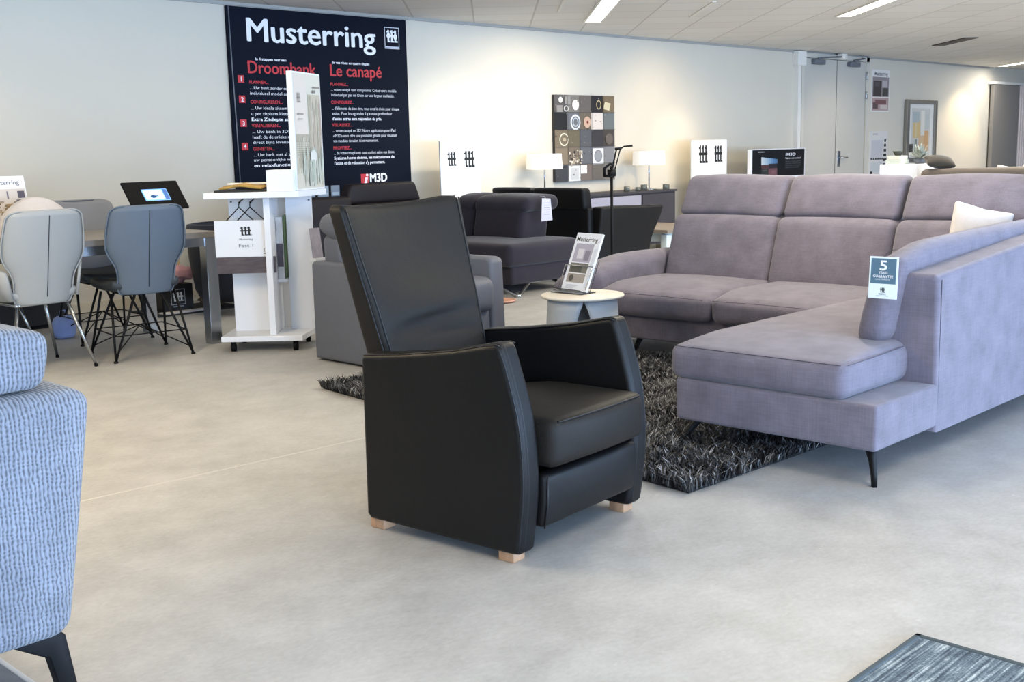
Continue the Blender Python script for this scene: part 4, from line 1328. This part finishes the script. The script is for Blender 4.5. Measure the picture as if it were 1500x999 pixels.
sb_ = prism([(.09, -.235), (.26, -.25), (.28, -.05), (.10, .05)], 1.0125, 1.145, 'z', .002, 2)
obj('riser_box', sb_, WB, ws, False)
for x, z in ((-.195, .945), (.30, .945)):
    obj('screw', tube([(x, .038 if x < 0 else .078, z), (x, .03 if x < 0 else .07, z)], .006), M['ink_grey'], ws)
# tall picture board standing on its top
tb = thing('picture_board', 'tall white board with a pale interior photo standing on the wheeled display stand', 'display board', tuple(Vector((4.265, 6.365, 0)) + SU * .275 + SV * -.21 + Vector((0, 0, 1.0125))), SRZ)
bdir = Vector((.115, .42, 0)); L_ = bdir.length; bd = bdir.normalized(); bn = Vector((bd.y, -bd.x, 0))
fm = Matrix.Identity(4)
for i, a in enumerate((bd, Vector((0, 0, 1)), bn)):
    fm[0][i], fm[1][i], fm[2][i] = a
BH = .735
o_ = obj('board', B(0, L_, 0, BH, -.036, 0, .002), WB, tb, False); o_.matrix_local = fm
pc = Pic()
pc.rect(.012, .01, L_ - .01, BH - .01, '#d8d3c4')
pc.rect(.012, .35, .20, BH - .01, '#dcd2c6'); pc.rect(.02, .30, .22, .35, '#b3ab9a')
def strips(x0, y0, x1, y1, cols, n, seed):
    q = random.Random(seed)
    for _ in range(n):
        w, h = q.uniform(.004, .02), q.uniform(.2, .8) * (y1 - y0)
        a, b = q.uniform(x0, x1 - w), q.uniform(y0, y1 - h)
        pc.poly([(a, b), (a + w, b + .004), (a + w * q.uniform(.5, 1), b + h), (a + w * .2, b + h * .97)], q.choice(cols))
strips(.02, .10, .22, .34, ['#cdc7b4', '#c3bda9', '#d3cebd', '#bab49f'], 60, 3)
for k in range(7):
    pc.rect(.02, .30 - .022 * k * .6, .22, .303 - .022 * k * .6, '#a9a28f')
pc.rect(.22, .12, L_ - .02, .60, '#c2bba6'); strips(.23, .2, L_ - .02, .6, ['#c7bba8', '#bdb09f', '#bcb4a1', '#cac2b1', '#b5a699'], 70, 4)
strips(.10, .02, L_ - .02, .28, ['#ced2c5', '#c3c8ba', '#d9dad0', '#c9cdbf'], 70, 6)
pc.disc(.26, .21, .05, .04, '#e3e2da'); pc.rect(.235, .05, .27, .19, '#b9c2b4')
pc.logo(.075, .575, .04, .06, '#8d8780'); pc.rect(.05, .47, .13, .48, '#a49b92'); pc.rect(.06, .44, .12, .447, '#b3aaa0')
pc.rect(.30, .64, .40, .65, '#8f887f'); pc.rect(.29, .61, .33, .628, '#8f887f')
pc.build('photo_print', tb, fm @ Matrix.Translation((0, 0, .0006)), .4)
# papers on the stand
pb = thing('magazine_pile', 'pile of open yellow and dark catalogues on the wheeled display stand', 'magazines', tuple(Vector((4.265, 6.365, 0)) + SU * -.09 + SV * -.06 + Vector((0, 0, 1.0125))), SRZ)
obj('folder', B(-.16, .165, -.13, .15, 0, .012, .002), M['box_black'], pb, False)
def leafw(x, y, z):
    return (x, y, z + .0125 + .018 * math.exp(-(x / .08) ** 2) + .01 * sm(-.1, .1, y))
obj('open_pages', soft((.27, .20, .014), .006, (12, 6, 2), (0, 0, 0), leafw), mat('yellow_pages', '#b08d46', .6, var=.35, vscale=9), pb)
obj('sheet', B(-.11, .16, .03, .16, .040, .052, .002), M['white_paint'], pb, False)
# hanging info board on wire hangers
hb_ = thing('info_board', 'white card with black logo hung on wire hangers at the front of the display stand', 'sign', tuple(Vector((4.265, 6.365, 0)) + SU * -.10 + SV * -.115 + Vector((0, 0, .60))), SRZ)
obj('card', B(-.178, .178, -.006, .006, 0, .232, .002), WB, hb_, False)
obj('smoky_strip', B(-.172, .20, -.005, .012, -.105, -.001), mat('brown_smoky_plastic', '#5d5458', .35, var=.25, vscale=8, stretch=(1, 1, 6)), hb_, False)
pc = Pic(); pc.logo(.02, .165, .065, .055, '#1b1c20')
pc.build('logo', hb_, frame((0, -.0068, 0), WALLR, UPV), .5)
text('lettering', 'Musterring', M['ink_grey'], hb_, frame((.02, -.008, .107), WALLR, UPV), .018, 0, 'CENTER', width=.085)
text('lettering', 'Fast 1', M['ink_grey'], hb_, frame((.02, -.008, .062), WALLR, UPV), .03, 0, 'CENTER', width=.09)
pc = Pic(); pc.rect(.125, .018, .178, .024, '#5a5d66'); pc.build('underline', hb_, frame((0, -.0068, 0), WALLR, UPV), .5)
text('lettering', 'DISK', M['ink_grey'], hb_, frame((.13, -.008, .032), WALLR, UPV), .03, 0, 'LEFT', width=.045)
hw = bmesh.new()
for x in (-.015, .055):
    tube([(x - .085, .004, .232), (x, .0, .315), (x, 0, .335), (x + .012, 0, .35)], .0035, hw, 6)
    tube([(x + .085, .004, .232), (x, .0, .315)], .0035, hw, 6)
    tube([(x, 0, .345), (x, .14, .36)], .004, hw, 6)
obj('wire_hanger', hw, M['black_metal'], hb_)
# leaflets
lf = thing('leaflet_holder', 'clear leaflet holder with grey and green leaflets in the recess of the display stand', 'leaflet holder', tuple(Vector((4.265, 6.365, 0)) + SU * .115 + SV * .06 + Vector((0, 0, .42))), SRZ)
obj('leaflets', B(-.028, .014, -.05, .09, .02, .42, .002), mat('leaflet_paper', '#c9cbce', .5, var=.2, vscale=8), lf, False)
obj('dark_leaflet', B(-.026, .012, -.053, -.05, .10, .25), mat('dark_leaflet_paper', '#55515a', .5), lf, False)
obj('green_leaflet', B(.016, .024, -.03, .09, .02, .43, .002), mat('green_leaflet_paper', '#5d7350', .6), lf, False)
obj('holder', B(-.03, .028, -.055, .1, 0, .02), WB, lf, False)
l2 = thing('leaflet_rack', 'small side rack with a mauve leaflet on the right side of the display stand', 'leaflet holder', tuple(Vector((4.265, 6.365, 0)) + SU * .318 + SV * .09 + Vector((0, 0, .545))), SRZ)
obj('leaflet', prism([(.02, .025), (.032, .025), (.012, .215), (.0, .215)], -.05, .05, 'y', .001, 1), mat('mauve_leaflet', '#a7a2ae', .5, var=.2, vscale=20), l2, False).rotation_euler = (0, 0, -.5)
obj('tray', B(.0, .05, -.055, .055, .0, .022, .002), WB, l2, False).rotation_euler = (0, 0, -.5)

# ------------------------------------------------------------------ dining table and chairs
dt = thing('dining_table', 'long taupe dining table with square chrome legs on the left', 'table', (3.2, 7.2, 0))
part('tabletop', B(1.9, 4.165, 6.735, 7.67, .712, .75, .003), M['table_grey'], dt, False)
ab = B(1.95, 4.14, 6.75, 6.77, .655, .712); box(ab, 1.95, 4.14, 7.63, 7.65, .655, .712); box(ab, 4.12, 4.14, 6.77, 7.63, .655, .712)
part('apron', ab, M['chrome'], dt, False)
for x in (1.96, 4.075):
    for y in (6.74, 7.585):
        part('leg', B(x, x + .08, y, y + .08, 0, .712, .002), M['chrome'], dt, False)

ROWS = [(.405, .150), (.415, .168), (.44, .176), (.50, .178), (.54, .180), (.575, .188), (.61, .205), (.65, .230), (.69, .245), (.73, .249), (.78, .247), (.84, .240), (.89, .233), (.92, .226), (.938, .210), (.948, .187), (.953, .155)]
def shell_back(rows=ROWS, t=.04, curve=.06, k=15):
    """curved back shell; user faces +y; back sits at y=-.22.. leaning back"""
    front, rear = [], []
    for z, hw in rows:
        lean = -.20 - .12 * (z - .44) / .5
        f_, r_ = [], []
        for i in range(k):
            s = -1 + 2 * i / (k - 1)
            x = hw * s
            y = lean + curve * s * s * (hw / .25)
            e = t * (1 - .75 * abs(s) ** 6) * (.5 if z > .945 else 1)
            f_.append((x, y + e / 2, z)); r_.append((x, y - e / 2, z))
        front.append(f_); rear.append(r_)
    rings = [f_ + list(reversed(r_)) for f_, r_ in zip(front, rear)]
    return loft(rings)
def shell_chair(name, label, loc, rz, mback, mseat, mleg, style, arms=False):
    t = thing(name, label, 'chair', loc, rz)
    b = obj('backrest', shell_back(), mback, t)
    seam = tube([(0, -.20 - .12 * (z - .44) / .5 - .021, z) for z in np.linspace(.45, .925, 12)], .0022, seg=5)
    obj('seam', seam, M['black_seam'], b)
    edge = []
    for s in (-1, 1):
        pts = [(s * hw, -.20 - .12 * (z - .44) / .5 + .06 * hw / .25 - .012, z) for z, hw in ROWS]
        edge.append(pts)
    pp = edge[0] + list(reversed(edge[1]))
    obj('piping', tube(pp, .005, seg=6), mback, b)
    def sw(x, y, z):
        u = y / .24
        return (x * (1 - .06 * u * u), y + .05, .408 + z + .02 * (x / .22) ** 2 + .015 * (u < 0) * u * u)
    obj('seat', soft((.45, .47, .06), .028, (8, 8, 2), (0, 0, .01), sw), mseat, t)
    if arms:
        for s in (-1, 1):
            rg = []
            for i in range(9):
                v = i / 8
                y = -.20 + .36 * v
                x = s * (.185 + .045 * math.sin(PI * min(1, v * 1.1)) + .02 * v)
                z0 = .44 + .03 * v
                z1 = .60 + .06 * math.sin(PI * v * .8)
                out = s * (.03 + .045 * v)
                rg.append([(x, y, z0), (x + s * .018, y, z0), (x + out + s * .018, y, z1), (x + out, y, z1 + .008)])
            obj('armrest', loft(rg), mback, t)
    if style == 'spider':
        obj('seat_frame', B(-.13, .13, -.13, .13, .395, .414, .004), mleg, t)
        for sx in (-1, 1):
            for sy in (-1, 1):
                lg = tube([(sx * .20, sy * .10, .41), (sx * .245, sy * .245, .008)], [.009, .007])
                tube([(sx * .08, sy * .19, .41), (sx * .245, sy * .245, .008)], [.009, .007], lg)
                tube([(sx * .245, sy * .245, .012), (sx * .245, sy * .245, 0)], .014, lg)
                obj('leg', lg, mleg, t)
        br = bmesh.new()
        cs_ = [(-.235, -.235), (.235, -.235), (.235, .235), (-.235, .235)]
        for i in range(4):
            a, c = cs_[i], cs_[(i + 1) % 4]
            tube([(a[0], a[1], .05), (0, 0, .19)], .004, br, 6)
            m_ = ((a[0] + c[0]) / 2 * .6, (a[1] + c[1]) / 2 * .6)
            tube([(a[0] * .93, a[1] * .93, .16), (c[0] * .93, c[1] * .93, .16)], .004, br, 6)
        obj('brace', br, mleg, t)
    else:
        obj('seat_frame', B(-.17, .17, -.17, .17, .398, .414, .004), mleg, t)
        for sx in (-1, 1):
            for sy in (-1, 1):
                lg = tube([(sx * .15, sy * .15, .405), (sx * .25, sy * .25, .012)], [.0115, .009], seg=10)
                o_ = obj('leg', lg, mleg, t)
                obj('rubber_foot', tube([(sx * .2495, sy * .2495, .014), (sx * .2515, sy * .2515, 0)], .0115), M['black_plastic'], o_)
    return t
shell_chair('dining_chair', 'slate blue shell chair with black wire legs, its back towards the camera', (3.60, 6.80, 0), -.17, M['blue_chair'], M['teal_seat'], M['black_metal'], 'spider')
shell_chair('dining_chair', 'pale grey armchair style dining chair with chrome legs at the left', (2.94, 6.86, 0), .02, M['pale_chair'], M['pale_chair'], M['chrome'], 'rod', True)
shell_chair('dining_chair', 'mid grey shell chair with black wire legs on the far side of the dining table', (3.76, 7.62, 0), PI - .1, M['grey_chair'], M['teal_seat'], M['black_metal'], 'spider')
shell_chair('dining_chair', 'pale grey shell chair with chrome legs across the table, mostly hidden by the domed cushion', (2.98, 7.75, 0), PI + .05, M['pale_chair'], M['pale_chair'], M['chrome'], 'rod')
def domew(x, y, z):
    u = x / .25
    h = max(.04, (1 - abs(u) ** 2.0)) ** .8
    return (x * 1.02, y * (.45 + .55 * h) * (1 - .5 * sm(.12, .27, z)), z * (.30 + .70 * h))
tag(obj('table_cushion', soft((.50, .24, .25), .07, (14, 6, 8), (0, .03, .01), domew), M['cushion'], loc=(3.20, 7.28, .7505)), 'pale domed cushion on the dining table behind the pale grey chair', 'cushion')
# brochure standing on the table
mb = thing('standing_brochure', 'white brochure with a room photo standing on the dining table at the left edge', 'brochure', (3.14, 7.50, .7505))
bfm = frame((-.12, 0, .09), WALLR, (0, .25, 1))
obj('cover', B(0, .25, 0, .31, -.006, 0), M['white_board'], mb, False).matrix_local = bfm
pc = Pic(); pc.rect(.005, .005, .245, .305, '#e9e6e4'); pc.rect(.005, .005, .245, .225, '#cfc6bd')
pc.mottle(.01, .06, .24, .15, ['#8d7a5c', '#a58f6c', '#6a5a48', '#c2b291', '#9a8f86'], 40, 9); pc.rect(.19, .165, .235, .21, '#55505c'); pc.rect(.12, .16, .13, .21, '#77727c'); pc.mottle(.15, .12, .24, .155, ['#3c3a40', '#5d5a60', '#77737a'], 20, 2)
pc.build('photo_print', mb, bfm @ Matrix.Translation((0, 0, .0006)), .4)
text('lettering', 'Musterring', M['ink_grey'], mb, bfm @ Matrix.Translation((.02, .255, .002)), .04, .0003, width=.19)
obj('rest', prism([(-.01, 0), (.13, 0), (.01, .15)], -.06, .06, 'x', .001, 1), M['clear'], mb, False)
obj('stand_foot', B(-.11, .11, -.03, .12, .0, .008), M['clear'], mb, False)
# tilted display with a tablet
tp = thing('tablet_display', 'tilted black display panel with a lit tablet screen on the dining table', 'tablet display', (3.915, 7.08, .7505), .06)
tf = frame((-.205, -.09, .155), WALLR, (0, .62, .79))
obj('panel', B(0, .415, 0, .225, -.016, 0, .003), M['black_plastic'], tp, False).matrix_local = tf
pc = Pic(); pc.rect(.115, .065, .305, .16, '#7fb0e2'); pc.rect(.125, .075, .265, .15, '#b9dcf4'); pc.rect(.27, .072, .30, .155, '#4f6fa8'); pc.disc(.185, .10, .022, .012, '#22456e'); pc.rect(.18, .10, .225, .107, '#22456e')
pc.build('screen', tp, tf @ Matrix.Translation((0, 0, .001)), .25, .8)
obj('neck', tube([(0, .02, .008), (0, -.01, .20)], .018), M['black_metal'], tp)
obj('foot', lathe_closed([(0, 0), (.10, 0), (.10, .008), (0, .012)], 28), M['black_metal'], tp)

# things on the floor behind the table
nc = thing('tub_chair', 'dark navy tub chair beyond the right end of the dining table', 'chair', (5.04, 7.95, 0), 2.6)
rg = []
tb_ = bmesh.new()
rings = []
for r_, z in ((.25, .12), (.30, .20), (.335, .45), (.345, .68), (.335, .715), (.30, .722), (.275, .70), (.27, .45)):
    rings.append([(r_ * math.cos(a), r_ * math.sin(a), z - (.22 * sm(1.2, 2.2, abs(a)) * (z > .5) if True else 0)) for a in np.linspace(-2.3, 2.3, 33)])
obj('shell', loft([list(x) for x in zip(*rings)]), M['navy_chair'], nc)
obj('seat', lathe_closed([(0, .40), (.22, .40), (.262, .37), (.262, .20), (.23, .17), (0, .17)], 32), M['navy_chair'], nc)
for a in (.785, 2.356, 3.927, 5.498):
    obj('leg', tube([(.17 * math.cos(a), .17 * math.sin(a), .18), (.24 * math.cos(a), .24 * math.sin(a), 0)], [.02, .012]), M['black_metal'], nc)
fb_ = thing('carton', 'black box with white logo on the floor under the dining table by the wall', 'box', (4.80, 8.50, 0), -.1)
obj('box', B(-.13, .13, -.11, .11, .0115, .225, .003), M['box_black'], fb_, False)
pc = Pic(); pc.rect(-.055, .06, .055, .165, '#15161a'); pc.logo(0, .115, .085, .075, '#dfe2e6')
for a in ((-.06, .05, .06, .054), (-.06, .171, .06, .175), (-.06, .05, -.056, .175), (.056, .05, .06, .175)):
    pc.rect(*a, '#c9ccd2')
pc.rect(-.045, .032, .045, .042, '#9a9da4')
pc.build('logo', fb_, frame((0, -.111, .0115), WALLR, UPV), .5)
tag(obj('floor_tray', B(4.52, 5.30, 8.22, 8.72, 0, .011, .004), mat('dark_mat', '#2b2a2c', .8)), 'dark flat mat on the floor under the black box', 'mat')
def crumple(r, seed, sq=.6):
    bm = bmesh.new(); bmesh.ops.create_icosphere(bm, subdivisions=3, radius=r)
    rn = random.Random(seed); ph = [rn.uniform(0, 6) for _ in range(6)]
    for v in bm.verts:
        p = v.co / r
        k = 1 + .22 * math.sin(5 * p.x + ph[0]) * math.sin(6 * p.y + ph[1]) + .14 * math.sin(11 * p.z + ph[2] + 4 * p.x)
        v.co *= k; v.co.z *= sq
    zm = min(v.co.z for v in bm.verts)
    for v in bm.verts: v.co.z -= zm
    return bm
tag(obj('folded_cloth', crumple(.10, 2, .65), M['pink'], loc=(4.88, 8.48, .2255)), 'crumpled pink cloth lying on top of the black box', 'cloth')
tag(obj('brown_pouch', crumple(.13, 5, .4), mat('brown_pouch_leather', '#7a6c58', .7, var=.3, vscale=20), loc=(5.12, 8.38, .0115)), 'crumpled brown pouch on the dark floor mat', 'bag')
tag(obj('white_booklet', B(4.58, 4.98, 8.23, 8.34, .0113, .022, .002), M['cushion']), 'pale flat booklet on the dark mat in front of the black box', 'booklet')
tag(obj('wooden_plank', prism([(4.955, 0.0115), (5.00, .0115), (4.975, .62), (4.93, .62)], 8.66, 8.69, 'y', .002, 1), M['pale_wood']), 'pale wooden plank leaning upright beside the black box', 'plank')
gb_ = thing('gift_bag', 'small blue cloth bag standing on the floor under the far chair', 'bag', (3.585, 7.86, 0), .2)
obj('pouch', soft((.12, .09, .16), .03, (6, 5, 6), (.02, .02, 0), lambda x, y, z: (x * (1.15 - .5 * (z > .1) * (z - .1) / .1 * .5), y * (1.1 - z * 1.5), z)), M['blue_bag'], gb_)
obj('handle', tube([(-.03, 0, .155), (-.015, 0, .195), (.015, 0, .195), (.03, 0, .155)], .006), M['blue_bag'], gb_)
lb_ = thing('low_bench', 'dark low padded bench along the wall behind the dining table', 'bench', (2.6, 8.62, 0))
part('seat_pad', axis_soft(1.3, 3.93, 8.36, 8.88, .24, .375, .03, (10, 4, 3), (0, 0, .01)), M['teal_seat'], lb_)
part('base', B(1.35, 3.88, 8.42, 8.86, .03, .25, .003), M['box_black'], lb_, False)
for x in (1.4, 3.82):
    for y in (8.46, 8.82):
        part('foot', B(x - .03, x + .03, y - .03, y + .03, 0, .03), M['black_metal'], lb_, False)

# ------------------------------------------------------------------ light
w = bpy.data.worlds.new('World'); SC.world = w; w.use_nodes = True
bg = w.node_tree.nodes['Background']
bg.inputs['Color'].default_value = (.42, .62, 1., 1)
bg.inputs['Strength'].default_value = 2.0
def area(name, loc, rot, sx, sy, power, color):
    l = bpy.data.lights.new(name, 'AREA'); l.shape = 'RECTANGLE'; l.size, l.size_y = sx, sy
    l.energy = power; l.color = color
    o = bpy.data.objects.new(name, l); COL.objects.link(o); o.location = loc; o.rotation_euler = rot
    return o
# daylight from the glazed shop front (behind the camera)
area('window_daylight', (4, -6.6, 1.35), (math.radians(90), 0, 0), 20, 2.3, 1350, (.44, .66, 1.))
area('ceiling_fill', (4, -6.5, .25), (math.radians(118), 0, 0), 20, .4, 900, (.62, .78, 1.))  # added fill lamp aimed upwards to brighten the ceiling
area('side_area_light', (-6.5, 0.5, 1.4), (math.radians(90), 0, math.radians(-90)), 8, 2.2, 70, (.75, .87, 1.))  # weak area lamp in front of the solid left wall
# area lamps under the three luminaires, then added fill lamps
for x, y in ((9.0, 7.45), (10.9, 5.55), (21.4, 7.9)):
    area('tube_and_fill_light', (x, y, ZC - .03), (0, 0, PI / 4), 1.8, .16, 40, (1, .93, .82))
for x, y, e in ((4.2, 6.6, 22), (3.0, .2, 45), (5.6, 3.0, 75), (8.0, 4.6, 55), (0.2, 6.8, 30), (12.0, 3.6, 105), (16., 3.6, 130), (0, 0, 30)):
    area('tube_and_fill_light', (x, y, ZC - .03), (0, 0, PI / 4), 1.8, .16, e, (1, .88, .68))  # added warm-white fill for the room, no fixtures at these spots
area('warm_floor_fill', (1.0, 4.9, ZC - .03), (0, 0, PI / 4), 1.8, .3, 105, (1, .80, .52))  # added fill that warms the floor at the left, no fixture here
def spot(x, y, z, tx, ty, tz, power, ang, color=(1, .78, .48), blend=.8, size=.05):
    l = bpy.data.lights.new('wall_spot', 'SPOT'); l.energy = power; l.color = color; l.spot_size = math.radians(ang); l.spot_blend = blend; l.shadow_soft_size = size
    o = bpy.data.objects.new('wall_spot', l); COL.objects.link(o); o.location = (x, y, z)
    d = Vector((tx - x, ty - y, tz - z)); o.rotation_euler = d.to_track_quat('-Z', 'Y').to_euler()
spot(2.2, 7.6, 2.5, 2.4, 8.94, 1.2, 80, 100, blend=1.)
spot(8.5, 7.3, 2.5, 8.25, 8.7, .75, 95, 80, (1, .95, .82), 1.)
spot(9.5, 7.3, 2.5, 9.4, 8.94, .9, 55, 105, (1, .76, .45), 1.)
spot(11.7, 7.3, 2.5, 11.9, 8.94, .9, 85, 95, (1, .74, .42), 1.)
spot(12.3, 7.9, 2.5, 12.35, 8.6, .95, 85, 65, (1, .85, .6), 1.)
spot(15.5, 7.2, 2.5, 16.5, 8.94, .6, 70, 80, (1, .80, .55), 1.)
spot(21.3, 8.0, 2.5, 20.9, 8.94, .7, 95, 85, (1, .76, .45), .6)
SC.view_settings.view_transform = 'Standard'
SC.view_settings.look = 'None'
SC.view_settings.exposure = -.17
SC.view_settings.gamma = .92
SC.cycles.max_bounces = 6
SC.cycles.diffuse_bounces = 4
SC.cycles.use_denoising = True
